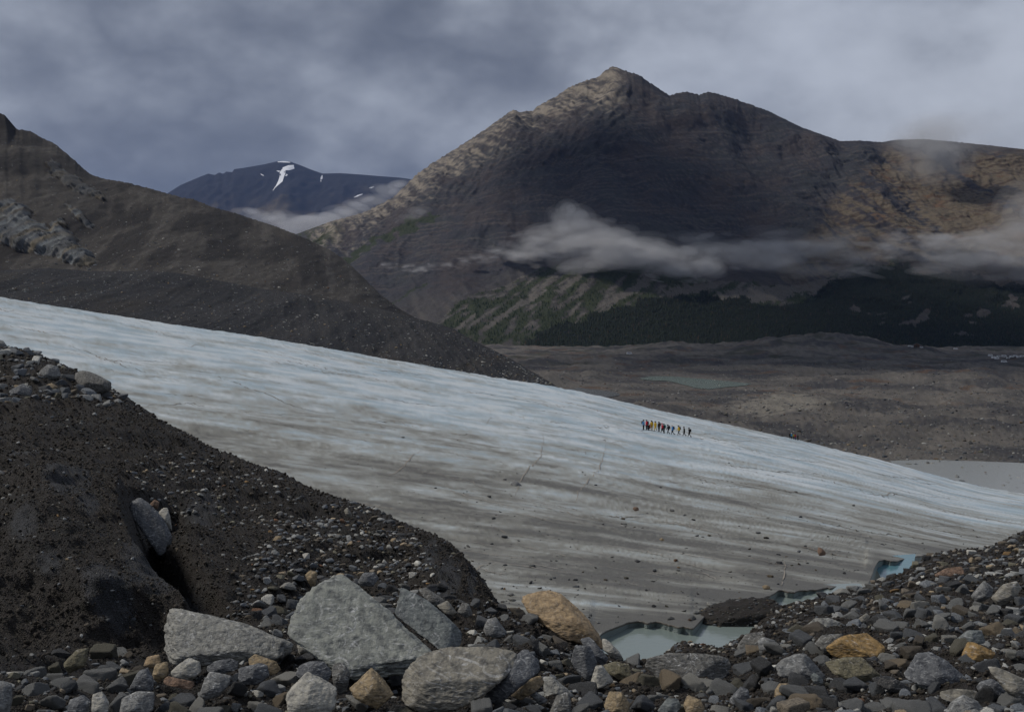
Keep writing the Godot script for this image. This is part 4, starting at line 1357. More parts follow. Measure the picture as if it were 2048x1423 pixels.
	boulder("grey", -0.4, 0.9, [], "boulder", "grey jagged stone", "jagged grey stone below the long dark stone", [400, 1384, 408, 1357, 418, 1344, 462, 1353, 459, 1369, 440, 1390, 412, 1398])
	boulder("red", -0.5, 0.7, [], "boulder", "pinkish long stone", "long pinkish grey stone below the pale rounded stone", [321, 1360, 333, 1353, 387, 1363, 390, 1371, 384, 1378, 326, 1368])
	boulder("dark", -0.4, 0.9, [], "boulder", "blue pointed stone", "blue grey pointed stone left of the square tan block", [259, 1376, 274, 1342, 291, 1338, 306, 1357, 308, 1379, 281, 1384])
	boulder("grey", -0.4, 0.8, [], "boulder", "grey block", "large grey block at the bottom below the blue pointed stone", [240, 1398, 270, 1384, 306, 1386, 308, 1418, 277, 1440, 238, 1440])
	boulder("dark", -0.4, 0.9, [], "boulder", "white banded stone", "dark stone crossed by a white band at the bottom edge", [137, 1400, 162, 1391, 181, 1405, 182, 1436, 135, 1436])
	boulder("pale", -0.4, 0.9, [], "boulder", "pale blue block", "pale bluish block beside the white banded stone", [180, 1390, 199, 1384, 217, 1406, 218, 1438, 188, 1438])
	boulder("pale", -0.7, 0.6, [], "rock_slab", "pale edge slab", "pale flat slab at the lower left corner", [-30, 1352, 0, 1346, 48, 1343, 42, 1353, 12, 1367, -30, 1374])
	boulder("grey", -0.4, 0.9, [], "boulder", "corner boulder", "grey boulder under the pale flat slab in the corner", [-40, 1364, 0, 1364, 18, 1372, 23, 1402, 20, 1440, -40, 1440])
	boulder("olive", -0.4, 0.8, [], "boulder", "olive stone", "olive brown stone at the foot of the dirt mound", [126, 1326, 150, 1300, 173, 1296, 172, 1331, 142, 1344])
	# the middle
	boulder("grey", -0.4, 0.9, [], "boulder", "grey mid boulder", "rounded grey boulder between the blue slab and tan orange boulder", [966, 1258, 974, 1239, 992, 1235, 1017, 1267, 998, 1276, 971, 1269])
	boulder("dark", -0.2, 0.7, [[-0.5, 0.1, 0.85, 0.8], [0.5, 0.2, 0.8, 0.8]], "boulder", "rust streaked boulder", "upright dark boulder with rust streaks below the tan orange boulder", [1141, 1322, 1150, 1292, 1180, 1291, 1196, 1322, 1190, 1345, 1178, 1367, 1157, 1347])
	boulder("pale", -0.3, 0.8, [[-0.6, 0.1, 0.75, 0.9], [0.3, 0.2, 0.9, 0.75]], "boulder", "triangular stone", "pale grey triangular stone beside the rust streaked boulder", [1179, 1368, 1192, 1332, 1206, 1331, 1228, 1361, 1215, 1371, 1185, 1377])
	boulder("olive", -0.6, 0.7, [], "boulder", "olive flat stone", "flat olive tan stone behind the pale triangular stone", [1202, 1331, 1232, 1324, 1260, 1330, 1265, 1350, 1241, 1358, 1217, 1346])
	boulder("tan", -0.5, 0.7, [], "boulder", "ochre banded stone", "long ochre banded stone in front of the dark leaning boulder", [1020, 1388, 1044, 1363, 1082, 1352, 1092, 1366, 1067, 1384, 1039, 1398])
	boulder("streak", -0.5, 0.8, [], "boulder", "white veined stone", "white veined grey stone beside the long ochre banded stone", [1085, 1354, 1107, 1356, 1138, 1379, 1151, 1391, 1114, 1400, 1088, 1391])
	boulder("dark", -0.5, 0.5, [], "rock_slab", "dark wedge", "dark wedge of rock under the tan orange boulder", [1158, 1281, 1181, 1274, 1218, 1316, 1211, 1332, 1193, 1323])
	boulder("pale", -0.4, 0.5, [], "rock_slab", "pale plate", "pale plate of rock leaning on the tan orange boulder", [1203, 1276, 1217, 1281, 1239, 1302, 1251, 1324, 1227, 1316, 1206, 1299])
	boulder("tan", -0.4, 0.9, [], "boulder", "tan bottom boulder", "tan brown boulder at the bottom edge below the triangular stone", [1207, 1409, 1220, 1384, 1246, 1386, 1261, 1406, 1256, 1436, 1214, 1436])
	boulder("muddy", -0.4, 0.9, [], "boulder", "muddy stone", "muddy dark stone at the bottom below the white veined stone", [1094, 1432, 1113, 1392, 1138, 1384, 1143, 1406, 1141, 1436])
	boulder("grey", -0.4, 0.8, [], "boulder", "grey oval stone", "oval grey stone in front of the long ochre banded stone", [1056, 1385, 1067, 1380, 1097, 1399, 1081, 1410])
	# the right hand rubble
	boulder("muddy", -0.8, 0.6, [[0.0, 0.3, 0.95, 0.75], [0.4, -0.4, 0.8, 1.0], [-0.4, -0.4, 0.8, 1.1]], "rock_slab", "wide grey slab", "wide grey slab with white veins in front of the milky melt pool", [1285, 1334, 1299, 1319, 1349, 1310, 1384, 1310, 1469, 1318, 1483, 1340, 1496, 1362, 1462, 1371, 1380, 1369, 1318, 1366, 1289, 1354])
	boulder("grey", -0.5, 0.7, [[-0.3, 0.4, 0.88, 0.75], [0.65, 0.35, 0.65, 1.0], [0.0, -0.5, 0.87, 0.95]], "boulder", "half dome boulder", "grey half dome boulder with a pale ribbed flank", [1550, 1331, 1565, 1320, 1593, 1310, 1614, 1309, 1637, 1328, 1667, 1361, 1605, 1360, 1555, 1350])
	boulder("ochre", -0.6, 0.75, [[0.25, 0.75, 0.6, 0.62], [-0.3, -0.45, 0.85, 0.72], [0.7, -0.1, 0.7, 1.6]], "boulder", "large ochre boulder", "largest ochre boulder with a dark front face in the rubble", [1650, 1295, 1688, 1274, 1745, 1266, 1776, 1294, 1770, 1318, 1715, 1317, 1662, 1314])
	boulder("muddy", -0.4, 0.8, [], "boulder", "grey back boulder", "grey boulder behind the largest ochre boulder", [1629, 1287, 1645, 1271, 1689, 1267, 1690, 1285, 1650, 1312])
	boulder("ochre", -0.45, 0.85, [[-0.5, 0.3, 0.8, 0.8], [0.4, 0.6, 0.7, 0.85], [0.3, -0.4, 0.85, 0.8]], "boulder", "brown ochre boulder", "brown ochre boulder beyond the big dark blue boulder", [1922, 1313, 1941, 1284, 1952, 1285, 1994, 1305, 1972, 1326, 1933, 1325])
	boulder("dark", -0.5, 0.75, [[-0.45, 0.4, 0.8, 0.85], [0.5, 0.4, 0.75, 0.9], [0.1, -0.4, 0.9, 0.85]], "boulder", "big dark blue boulder", "biggest dark blue boulder with white scratches", [1806, 1351, 1842, 1309, 1879, 1305, 1901, 1325, 1940, 1347, 1918, 1378, 1885, 1380, 1820, 1362])
	boulder("blue", -0.4, 0.8, [], "boulder", "smooth dome stone", "smooth grey dome stone in front of the biggest dark blue boulder", [1825, 1364, 1858, 1348, 1882, 1358, 1886, 1381, 1852, 1381])
	boulder("brown", -0.6, 0.7, [], "rock_slab", "long tan slab", "long thin tan slab near the lower right corner", [1873, 1384, 1917, 1378, 1971, 1383, 1975, 1394, 1931, 1403, 1884, 1400])
	boulder("dark", -0.4, 0.9, [], "boulder", "dark round boulder", "dark round boulder beside the long thin tan slab", [1954, 1376, 1965, 1364, 1987, 1358, 2006, 1368, 2019, 1391, 1995, 1402, 1966, 1394])
	boulder("brown", -0.5, 0.6, [], "rock_slab", "leaning edge slab", "long brown slab leaning at the right picture edge", [1978, 1335, 2000, 1336, 2062, 1362, 2078, 1412, 2040, 1403, 2008, 1379])
	boulder("grey", -0.45, 0.8, [], "boulder", "bottom grey boulder", "ridged grey boulder under the long thin tan slab", [1888, 1428, 1905, 1405, 1931, 1391, 1958, 1402, 1981, 1434, 1935, 1440])
	boulder("olive", -0.9, 0.5, flat, "rock_slab", "olive layered slab", "olive layered slab under the largest ochre boulder", [1647, 1326, 1696, 1317, 1729, 1317, 1762, 1350, 1715, 1365, 1664, 1346])
	boulder("black", -0.5, 0.6, [], "boulder", "black wet rock", "black wet rock between the dome stone and olive slab", [1736, 1356, 1783, 1352, 1827, 1377, 1810, 1391, 1769, 1377])
	boulder("blue", -0.5, 0.8, [], "boulder", "smooth grey boulder", "smooth grey boulder above the brown ochre boulder", [1913, 1278, 1939, 1261, 1968, 1261, 1970, 1283, 1920, 1298])
	boulder("grey", -0.2, 0.7, [], "boulder", "upright grey rock", "upright grey rock high on the rubble slope", [1942, 1192, 1971, 1161, 1989, 1175, 1982, 1192, 1952, 1208])
	boulder("red", -0.5, 0.8, [[0.1, 0.6, 0.8, 0.8], [-0.1, -0.6, 0.8, 0.8]], "boulder", "reddish boulder", "reddish brown boulder with shaded front high on the slope", [1868, 1149, 1896, 1136, 1928, 1133, 1930, 1148, 1898, 1163, 1876, 1160])
	boulder("brown", -0.3, 0.7, [], "boulder", "layered edge rock", "layered grey rock at the right edge of the slope", [1981, 1197, 2009, 1169, 2038, 1162, 2047, 1176, 2020, 1200, 1997, 1212])
	boulder("dark", -0.4, 0.9, [], "boulder", "dark blue stone", "dark blue stone below the wide veined slab", [1458, 1398, 1483, 1374, 1499, 1379, 1501, 1397, 1478, 1415, 1458, 1410])
	boulder("tan", -0.4, 0.9, [], "boulder", "tan rough stone", "rough tan stone below the half dome boulder", [1550, 1380, 1560, 1367, 1581, 1367, 1583, 1382, 1569, 1399, 1547, 1393])
	boulder("muddy", -0.5, 0.7, [], "boulder", "mud covered boulder", "mud covered grey boulder beside the melt pool shore", [1472, 1292, 1494, 1269, 1534, 1263, 1565, 1269, 1574, 1285, 1511, 1310, 1478, 1307])
	boulder("grey", -0.4, 0.8, [], "boulder", "scratched grey stone", "scratched grey stone leaning on the mud covered boulder", [1515, 1282, 1527, 1274, 1553, 1281, 1556, 1296, 1534, 1310, 1519, 1309])
	boulder("blue", -0.3, 0.5, [], "stone", "leaf shaped stone", "leaf shaped bluish stone in front of the half dome boulder", [1621, 1354, 1630, 1344, 1647, 1358, 1645, 1372, 1628, 1365])
	boulder("blue", -0.5, 0.8, [], "boulder", "blue oval stone", "blue grey oval stone at the bottom below the wide slab", [1314, 1420, 1335, 1398, 1359, 1398, 1364, 1412, 1347, 1432, 1320, 1432])
	boulder("tan", -0.45, 0.9, [], "boulder", "tan oval stone", "tan stone beside the blue grey oval stone at the bottom", [1366, 1409, 1377, 1391, 1403, 1400, 1411, 1416, 1394, 1432, 1372, 1428])
	boulder("streak", -0.5, 0.7, [], "boulder", "white tailed rock", "dark rock with a white streaked end above the ochre boulder", [1614, 1250, 1630, 1238, 1662, 1236, 1700, 1250, 1690, 1266, 1640, 1268, 1616, 1264])
	boulder("brown", -0.5, 0.6, [], "stone", "brown plank stone", "flat brown stone on the slope above the ochre boulder", [1708, 1242, 1735, 1226, 1743, 1234, 1724, 1249])
	# stones on the dirt mound
	boulder("dark", -0.25, 0.6, [[0.35, 0.3, 0.9, 0.8]], "rock_slab", "tilted slab", "tilted dark grey slab jutting over a black hollow in the mound", [254, 1004, 272, 994, 290, 1003, 324, 1034, 345, 1070, 345, 1104, 328, 1116, 286, 1062, 262, 1032], 11.3)
	boulder("pale", -0.2, 0.7, [], "stone", "bone shaped stone", "pale bone shaped stone lying beside the tilted slab", [314, 1028, 322, 1014, 336, 1014, 340, 1034, 349, 1060, 341, 1064, 330, 1050])
	boulder("red", -0.3, 0.9, [], "stone", "pinkish block", "pinkish block just above the tilted slab", [297, 1010, 308, 998, 318, 1004, 316, 1017, 302, 1016])
	boulder("olive", -0.4, 0.8, [], "stone", "smooth tan block", "smooth olive tan block lying alone on the mound", [109, 960, 119, 948, 143, 961, 147, 971, 131, 973])
	boulder("muddy", -0.4, 0.8, [[0.1, 0.5, 0.86, 0.75], [0.0, -0.5, 0.87, 0.8], [-0.5, 0.2, 0.8, 1.0]], "boulder", "dark crest boulder", "large dark oval boulder on the crest of the mound", [141, 744, 154, 738, 183, 745, 221, 763, 224, 780, 207, 791, 176, 784, 153, 764])
	boulder("grey", -0.35, 0.9, [], "boulder", "grey crest boulder", "triangular grey boulder beside the dark crest boulder", [62, 756, 93, 728, 113, 731, 122, 752, 100, 764])
	boulder("dark", -0.3, 0.9, [], "boulder", "small crest rock", "small dark rock on the skyline of the mound", [40, 704, 47, 695, 56, 694, 61, 703, 51, 715, 42, 714])
	boulder("dark", -0.5, 0.8, [], "boulder", "blue crest rock", "dark blue rock among pale stones near the mound crest", [16, 782, 42, 766, 64, 779, 62, 792, 24, 789])
	boulder("tan", -0.3, 0.9, [], "stone", "keyhole stone", "keyhole shaped tan stone above the largest slab", [609, 1149, 619, 1140, 634, 1144, 634, 1160, 630, 1172, 621, 1172])
	boulder("dark", -0.4, 0.9, [], "boulder", "pitted dark stone", "pitted dark round stone above the blue grey slab", [715, 1163, 725, 1146, 747, 1144, 758, 1156, 747, 1172, 722, 1171])
	boulder("grey", -0.3, 0.8, [], "stone", "tall grey stone", "tall grey stone among pebbles high on the mound", [690, 1070, 700, 1068, 707, 1088, 704, 1097, 697, 1092])
	boulder("tan", -0.3, 0.9, [], "stone", "pale oval stone", "pale oval stone half sunk in the mound", [541, 1086, 551, 1071, 563, 1072, 562, 1088, 548, 1094])
	boulder("brown", -0.3, 0.8, [], "stone", "striped stone", "brown striped stone near the top of the pebble field", [687, 1020, 694, 1014, 703, 1026, 705, 1036, 692, 1032])
	boulder("muddy", -0.5, 0.7, [], "boulder", "long black stone", "long dark rock above the blue grey slab", [834, 1180, 850, 1175, 892, 1200, 888, 1208, 866, 1212])
	boulder("brown", -0.4, 0.8, [], "boulder", "brown corner stone", "brown grey stone at the top corner of the blue slab", [872, 1211, 895, 1201, 914, 1224, 908, 1232, 890, 1226])
	boulder("muddy", -0.4, 0.9, [], "boulder", "grey pair stone", "grey stone at the foot of the clay slope", [914, 1222, 924, 1205, 938, 1208, 946, 1228, 932, 1236])

# ---------------------------------------------------------------- loose stones, pebbles and grit
var zone_foot := poly([-200, 1345, 60, 1345, 150, 1300, 240, 1290, 300, 1330, 560, 1270, 480, 1210, 560, 1140, 640, 1110, 720, 1130, 860, 1160, 960, 1215, 1010, 1215, 1200, 1300, 1330, 1300, 1345, 1280, 1440, 1290, 1500, 1270, 1600, 1200, 1700, 1170, 1830, 1120, 1900, 1095, 2060, 1050, 2300, 960, 2300, 1600, -200, 1600])
var zone_talus := poly([430, 1215, 500, 1130, 560, 1050, 660, 1000, 730, 1005, 800, 1050, 850, 1100, 870, 1160, 700, 1170, 560, 1180])
var zone_top := poly([-100, 670, 0, 690, 60, 700, 150, 735, 230, 780, 260, 815, 200, 815, 130, 806, 60, 800, -100, 806])
var zone_stripe := poly([250, 950, 330, 905, 450, 915, 520, 940, 620, 1000, 560, 1060, 450, 1040, 340, 1010, 280, 990])
var zone_pile := poly([10, 960, 40, 945, 80, 945, 75, 985, 40, 1000, 0, 1000])

func stone_zone(q: Vector2) -> Array:
	# how crowded, and the largest stone in sight units
	if inside(q, zone_foot):
		var n := noise("zone", 0.012, 3, false, 71).get_noise_2d(q.x, q.y * 1.6)
		var big := lerpf(9.0, 21.0, ss(1090.0, 1290.0, q.y)) + 10.0 * ss(1310.0, 1370.0, q.y)
		if q.x > 1380.0 and q.x < 1640.0 and q.y < 1262.0:
			return [0.45, 7.0]
		if q.x > 1190.0 and q.x < 1480.0 and q.y < 1318.0:
			return [0.95, 7.0]
		return [clampf(0.95 + n * 1.9, 0.14, 1.0), big]
	if inside(q, zone_talus):
		return [0.6, 8.0]
	if inside(q, zone_top):
		return [0.95, 13.0]
	if inside(q, zone_stripe):
		return [0.25, 6.5]
	if inside(q, zone_pile):
		return [0.7, 7.0]
	return [0.014, 5.0]

func build_stones() -> void:
	var cell := {}
	var size := 40.0
	var placed: Array = []
	var classes := [[30.0, 19.0, 9000], [19.0, 12.0, 20000], [12.0, 7.5, 18000], [7.5, 4.5, 34000], [4.5, 2.8, 60000]]
	for cl in classes:
		for n in cl[2]:
			var q := Vector2(rng.randf_range(-120.0, 2170.0), 0.0)
			var yc := kn(CREST, q.x, 1)
			q.y = lerpf(yc, 1500.0, pow(rng.randf(), 0.9))
			var r: float = rng.randf_range(cl[1], cl[0])
			var z := stone_zone(q)
			if r > z[1] or rng.randf() > z[0]:
				continue
			if q.y + r * 0.2 < yc + 2.0:
				continue
			var cx := int(floor(q.x / size))
			var cy := int(floor(q.y / size))
			var clash := false
			for a in range(cx - 1, cx + 2):
				for b in range(cy - 1, cy + 2):
					if cell.has(a * 1000 + b):
						for o: Vector3 in cell[a * 1000 + b]:
							if Vector2((q.x - o.x), (q.y - o.y) * 1.35).length() < (r + o.z) * 0.7:
								clash = true
								break
					if clash:
						break
				if clash:
					break
			if clash:
				continue
			for h in heroes:
				var e: Vector2 = (q - h[0]).abs() - h[1]
				if e.x < r * 0.6 and e.y < r * 0.5 and (inside(q, h[2]) or inside(q + Vector2(0, r * 0.5), h[2])or inside(q + Vector2(r * 0.6, 0), h[2]) or inside(q - Vector2(r * 0.6, 0), h[2])):
					clash = true
					break
			if clash:
				continue
			var key := cx * 1000 + cy
			if not cell.has(key):
				cell[key] = []
			cell[key].append(Vector3(q.x, q.y, r))
			placed.append([q, r])
	placed.sort_custom(func(a, b): return a[1] > b[1])
	var nd := base("rubble", Vector3.ZERO)
	tag(nd, "countless small stones of the near moraine", "rubble", "", "stuff")
	var shapes := pebble_shapes + rock_shapes
	var xf := lists(shapes.size())
	var cs := lists(shapes.size())
	var used := {}
	var single := 0
	for a in placed:
		var q: Vector2 = a[0]
		var p := fg_point(q.x, q.y)
		var unit := p.length() / F
		var r: float = a[1] * unit
		var tone := pick_tone()
		if single < 222 and q.y < 1432.0 and q.x > 4.0 and q.x < 2044.0:
			var label := stone_label(q, a[1], tone, used)
			if label:
				single += 1
				var o := put("stone", rock_shapes[rng.randi() % rock_shapes.size()], tone_mat(tone))
				o.transform = Transform3D(random_basis(Vector3(rng.randf_range(0.9, 1.25), rng.randf_range(0.8, 1.1), rng.randf_range(0.8, 1.1)) * r), p + Vector3(0, r * 0.22, 0))
				tag(o, label, "stone", "boulders and stones of the near rubble")
				continue
		var k := rng.randi() % 8 if a[1] < 8.0 else 8 + rng.randi() % rock_shapes.size()
		xf[k].append(Transform3D(random_basis(Vector3(rng.randf_range(0.85, 1.3), rng.randf_range(0.75, 1.1), 1.0) * r), p + Vector3(0, r * 0.2, 0)))
		var c: Color = STONE_TONES[tone][0]
		cs[k].append(c * rng.randf_range(0.65, 1.6))
	scatter_node("pebbles", nd, shapes, xf, cs, many_mat("loose_stone"))
	# grit and clods of the dirt itself
	var gn := base("grit", Vector3.ZERO)
	tag(gn, "gritty clods of dark dirt on the mound", "grit", "", "stuff")
	var gx := lists(5)
	var gc := lists(5)
	for n in 130000:
		var px := rng.randf_range(-120.0, 2170.0)
		var yc := kn(CREST, px, 1)
		var py := lerpf(yc, 1490.0, pow(rng.randf(), 1.15))
		var wet := false
		for s in wet_spots:
			if pow((px - s[0]) / s[2], 2.0) + pow((py - s[1]) / s[3], 2.0) < 0.7:
				wet = true
		if wet and rng.randf() < 0.8:
			continue
		var p := fg_point(px, py)
		var r := p.length() / F * (0.95 * pow(rng.randf(), -0.42))
		r = minf(r, p.length() / F * lerpf(3.6, 6.0, ss(1180.0, 1330.0, py)))
		var k := rng.randi() % 5
		gx[k].append(Transform3D(random_basis(Vector3.ONE * r), p + Vector3(0, r * 0.2, 0)))
		var c := Color(0.05, 0.044, 0.038) * rng.randf_range(0.6, 1.4)
		if rng.randf() < 0.05:
			c = STONE_TONES[pick_tone()][0] * rng.randf_range(0.5, 1.0)
		gc[k].append(c)
	scatter_node("clods", gn, grit_shapes, gx, gc, many_mat("loose_stone"))

func stone_label(q: Vector2, r: float, tone: String, used: Dictionary) -> String:
	var near := []
	for h in heroes:
		var e: Vector2 = ((q - h[0]).abs() - h[1]).max(Vector2.ZERO)
		near.append([e.length() + 0.15 * q.distance_to(h[0]), h])
	near.sort_custom(func(a, b): return a[0] < b[0])
	var size := "large" if r > 19.0 else "mid-sized" if r > 14.0 else "small"
	var h0: Array = near[0][1]
	var dx: float = q.x - h0[0].x
	var dy: float = q.y - h0[0].y
	var rel := "in front of" if dy > h0[1].y * 0.7 else "behind" if dy < -h0[1].y * 0.7 else "beside"
	var tries := ["%s %s stone %s the %s" % [size, tone, rel, h0[3]]]
	for k in [[0, 1], [0, 2], [1, 2], [0, 3], [1, 3]]:
		tries.append("%s %s stone between the %s and the %s" % [size, tone, near[k[0]][1][3], near[k[1]][1][3]])
	for t in tries:
		if not used.has(t) and t.split(" ").size() <= 16:
			used[t] = true
			return t
	return ""

func build_ice_stones() -> void:
	for a in [["grey", "grey boulder resting alone on the ice above the silt", [1020, 967, 1028, 961, 1036, 963, 1044, 970, 1042, 975, 1030, 976]], ["red", "small reddish brown block on the silty ice", [1265, 1017, 1268, 1013, 1277, 1014, 1278, 1020, 1270, 1022]], ["red", "largest brown boulder on the ice near the turquoise pool", [1635, 1103, 1637, 1094, 1644, 1095, 1653, 1104, 1650, 1110, 1638, 1111]], ["black", "dark block on the ice below the brown boulder", [1550, 1128, 1553, 1122, 1564, 1122, 1568, 1129, 1562, 1132, 1551, 1132]], ["tan", "flat tan stone on the ice beside the melt pool", [1524, 1172, 1532, 1169, 1541, 1172, 1542, 1177, 1528, 1178]], ["black", "dark flat stone on the silty ice in mid slope", [1268, 1122, 1276, 1119, 1283, 1122, 1276, 1125]], ["dark", "dark stone on the ice above the milky pool", [1342, 1196, 1350, 1193, 1356, 1195, 1352, 1198]], ["tan", "thin tan stone on the silty ice", [1318, 1078, 1324, 1075, 1330, 1079, 1324, 1082]], ["dark", "dark grey pebble on clean ice near the brown boulder", [1593, 1103, 1598, 1099, 1603, 1101, 1600, 1105]]]:
		var o2 := poly(a[2])
		var mid := Vector2.ZERO
		var low := 0.0
		for q in o2:
			mid += q / o2.size()
			low = maxf(low, q.y)
		var hn := heroes.size()
		boulder(a[0], -0.3, 0.9, [], "boulder" if a[1].contains("boulder") else "stone", "ice stone", a[1], a[2], ice_depth(mid.x, low - 1.5) * 0.998)
		heroes.resize(hn)
	var nd := base("ice_pebbles", Vector3.ZERO)
	tag(nd, "small dark stones sprinkled over the silty ice", "pebbles", "", "stuff")
	var xf := lists(8)
	var cs := lists(8)
	for n in 2300:
		var px := rng.randf_range(150.0, 2080.0)
		var py := rng.randf_range(kn(ICE_TOP, px, 1) + 60.0, 1250.0)
		if py > kn(ICE_EDGE, px, 1) - 6.0:
			continue
		var d := ice_depth(px, py)
		var crowd := (1.0 - ss(75.0, 190.0, d)) * ss(600.0, 950.0, px) * (1.0 - 0.5 * ss(1650.0, 1850.0, px)) + 0.03
		if rng.randf() > crowd:
			continue
		var p := ice_point(px, py)
		var s := minf(0.028 * pow(rng.randf(), -0.5), 0.16)
		var k := rng.randi() % 8
		xf[k].append(Transform3D(random_basis(Vector3(1.3, 0.8, 1.0) * s), p + Vector3(0, s * 0.3, 0)))
		var c: Color = STONE_TONES[pick_tone()][0]
		cs[k].append(c * rng.randf_range(0.3, 0.7))
	scatter_node("pebbles", nd, pebble_shapes, xf, cs, many_mat("loose_stone"))

# ---------------------------------------------------------------- hikers
func capsule(p: Vector3, a: Vector3, b: Vector3, ra: float, rb: float) -> float:
	var ab := b - a
	var t := clampf((p - a).dot(ab) / maxf(ab.length_squared(), 1e-6), 0.0, 1.0)
	return (p - a - ab * t).length() - lerpf(ra, rb, t)

func body_field(bones: Array) -> Array:
	# one continuous skin round the bones (surface nets); returns points, indices, the part each point belongs to
	var h := 0.028
	var lo := Vector3(1e9, 1e9, 1e9)
	var hi := -lo
	for b in bones:
		lo = lo.min(b[0].min(b[1]) - Vector3.ONE * 0.22)
		hi = hi.max(b[0].max(b[1]) + Vector3.ONE * 0.22)
	var n := Vector3i(((hi - lo) / h).ceil()) + Vector3i.ONE
	var val := PackedFloat32Array()
	val.resize(n.x * n.y * n.z)
	val.fill(1.0)
	for b in bones:   # only the cells near each bone
		var r: float = maxf(b[2], b[3]) + 0.09
		var a0 := Vector3i(((b[0].min(b[1]) - Vector3.ONE * r - lo) / h).floor()).max(Vector3i.ZERO)
		var a1 := Vector3i(((b[0].max(b[1]) + Vector3.ONE * r - lo) / h).ceil()).min(n - Vector3i.ONE)
		for z in range(a0.z, a1.z + 1):
			for y in range(a0.y, a1.y + 1):
				for x in range(a0.x, a1.x + 1):
					var k := (z * n.y + y) * n.x + x
					var d := capsule(lo + Vector3(x, y, z) * h, b[0], b[1], b[2], b[3])
					var o := val[k]
					var w := maxf(0.045 - absf(d - o), 0.0) / 0.045
					val[k] = minf(d, o) - w * w * 0.045 * 0.25
	var at_cell := {}
	var pts := PackedVector3Array()
	var part := PackedInt32Array()
	var step := [1, n.x, n.x * n.y]
	for z in n.z - 1:
		for y in n.y - 1:
			for x in n.x - 1:
				var k := (z * n.y + y) * n.x + x
				var inside_ := 0
				for c in 8:
					if val[k + (c & 1) + ((c >> 1) & 1) * n.x + (c >> 2) * n.x * n.y] < 0.0:
						inside_ += 1
				if inside_ == 0 or inside_ == 8:
					continue
				var sum := Vector3.ZERO
				var cnt := 0
				for c in 8:
					for ax in 3:
						if (c >> ax) & 1:
							continue
						var k0: int = k + (c & 1) + ((c >> 1) & 1) * n.x + (c >> 2) * n.x * n.y
						var v0 := val[k0]
						var v1 := val[k0 + step[ax]]
						if (v0 < 0.0) != (v1 < 0.0):
							var q := Vector3(c & 1, (c >> 1) & 1, c >> 2)
							q[ax] += v0 / (v0 - v1)
							sum += q
							cnt += 1
				at_cell[k] = pts.size()
				var p := lo + (Vector3(x, y, z) + sum / cnt) * h
				pts.append(p)
				var best := 1e9
				var who := 0
				for b in bones:
					var d := capsule(p, b[0], b[1], b[2], b[3])
					if d < best:
						best = d
						who = b[4]
				part.append(who)
	var idx := PackedInt32Array()
	for k: int in at_cell:
		for ax in 3:
			var u: int = step[(ax + 1) % 3]
			var v: int = step[(ax + 2) % 3]
			var s0 := val[k] < 0.0
			if s0 == (val[k + step[ax]] < 0.0) or not (at_cell.has(k - u) and at_cell.has(k - v) and at_cell.has(k - u - v)):
				continue
			var q := [at_cell[k], at_cell[k - u], at_cell[k - u - v], at_cell[k - v]]
			if s0:
				idx.append_array([q[0], q[2], q[1], q[0], q[3], q[2]])
			else:
				idx.append_array([q[0], q[1], q[2], q[0], q[2], q[3]])
	return [pts, idx, part]

func pose(kind: int) -> Array:
	# joints of an adult of 1.75 m who looks along +z; parts: 0 jacket, 1 trousers, 2 boots, 3 skin, 4 gloves
	var bend: float = [0.02, 0.07, 0.07, 0.3][kind]
	var hip := Vector3(0, 0.92, 0) if kind < 3 else Vector3(0, 0.42, -0.1)
	var chest := hip + Vector3(0, 0.42 if kind < 3 else 0.34, bend)
	var neck := chest + Vector3(0, 0.16, bend * 0.4)
	var head := neck + Vector3(0, 0.14, 0.03)
	var b := [[hip + Vector3(0, -0.02, 0), chest, 0.15, 0.165, 0], [chest + Vector3(-0.14, 0.06, 0), chest + Vector3(0.14, 0.06, 0), 0.095, 0.095, 0], [chest + Vector3(0, 0.06, 0), neck, 0.1, 0.062, 0], [neck, head, 0.055, 0.09, 3], [head, head + Vector3(0, 0.045, 0.005), 0.098, 0.095, 3], [head + Vector3(0, 0.0, 0.085), head + Vector3(0, -0.02, 0.11), 0.02, 0.022, 3]]
	var legs := [[0.5, 0.02, 0.1, 0.0], [0.53, 0.17, 0.13, 0.27], [0.5, 0.06, 0.17, -0.3], [0.46, 0.3, 0.1, 0.12]]
	for s in [-1.0, 1.0]:
		var l: Array = legs[kind]
		if kind == 1:
			l = legs[1] if s < 0.0 else legs[2]
		elif kind == 2:
			l = legs[1] if s > 0.0 else legs[2]
		var hj := hip + Vector3(s * 0.09, -0.02, 0)
		var knee := Vector3(s * 0.105, l[0], l[1])
		var ankle := Vector3(s * 0.105, l[2], l[3])
		b.append_array([[hj, knee, 0.1, 0.075, 1], [knee, ankle, 0.072, 0.055, 1], [ankle, ankle + Vector3(s * 0.01, -0.035, -0.03), 0.058, 0.055, 2], [ankle + Vector3(0, -0.045, 0), ankle + Vector3(s * 0.02, -0.055, 0.15), 0.05, 0.042, 2]])
		var swing: float = 0.0 if kind == 0 else (0.2 if kind == 3 else (0.16 if (s > 0.0) == (kind == 1) else -0.14))
		var sh := chest + Vector3(s * 0.2, 0.06, 0)
		var el := sh + Vector3(s * 0.06, -0.28, swing * 0.5 - 0.02)
		var wr := el + Vector3(-s * 0.01, -0.23, swing * 0.8 + 0.07)
		b.append_array([[sh, el, 0.072, 0.058, 0], [el, wr, 0.058, 0.045, 0], [wr, wr + Vector3(0, -0.08, 0.03), 0.042, 0.036, 4], [wr + Vector3(-s * 0.02, -0.03, 0.03), wr + Vector3(-s * 0.035, -0.07, 0.06), 0.017, 0.015, 4]])
	return [b, chest, head]

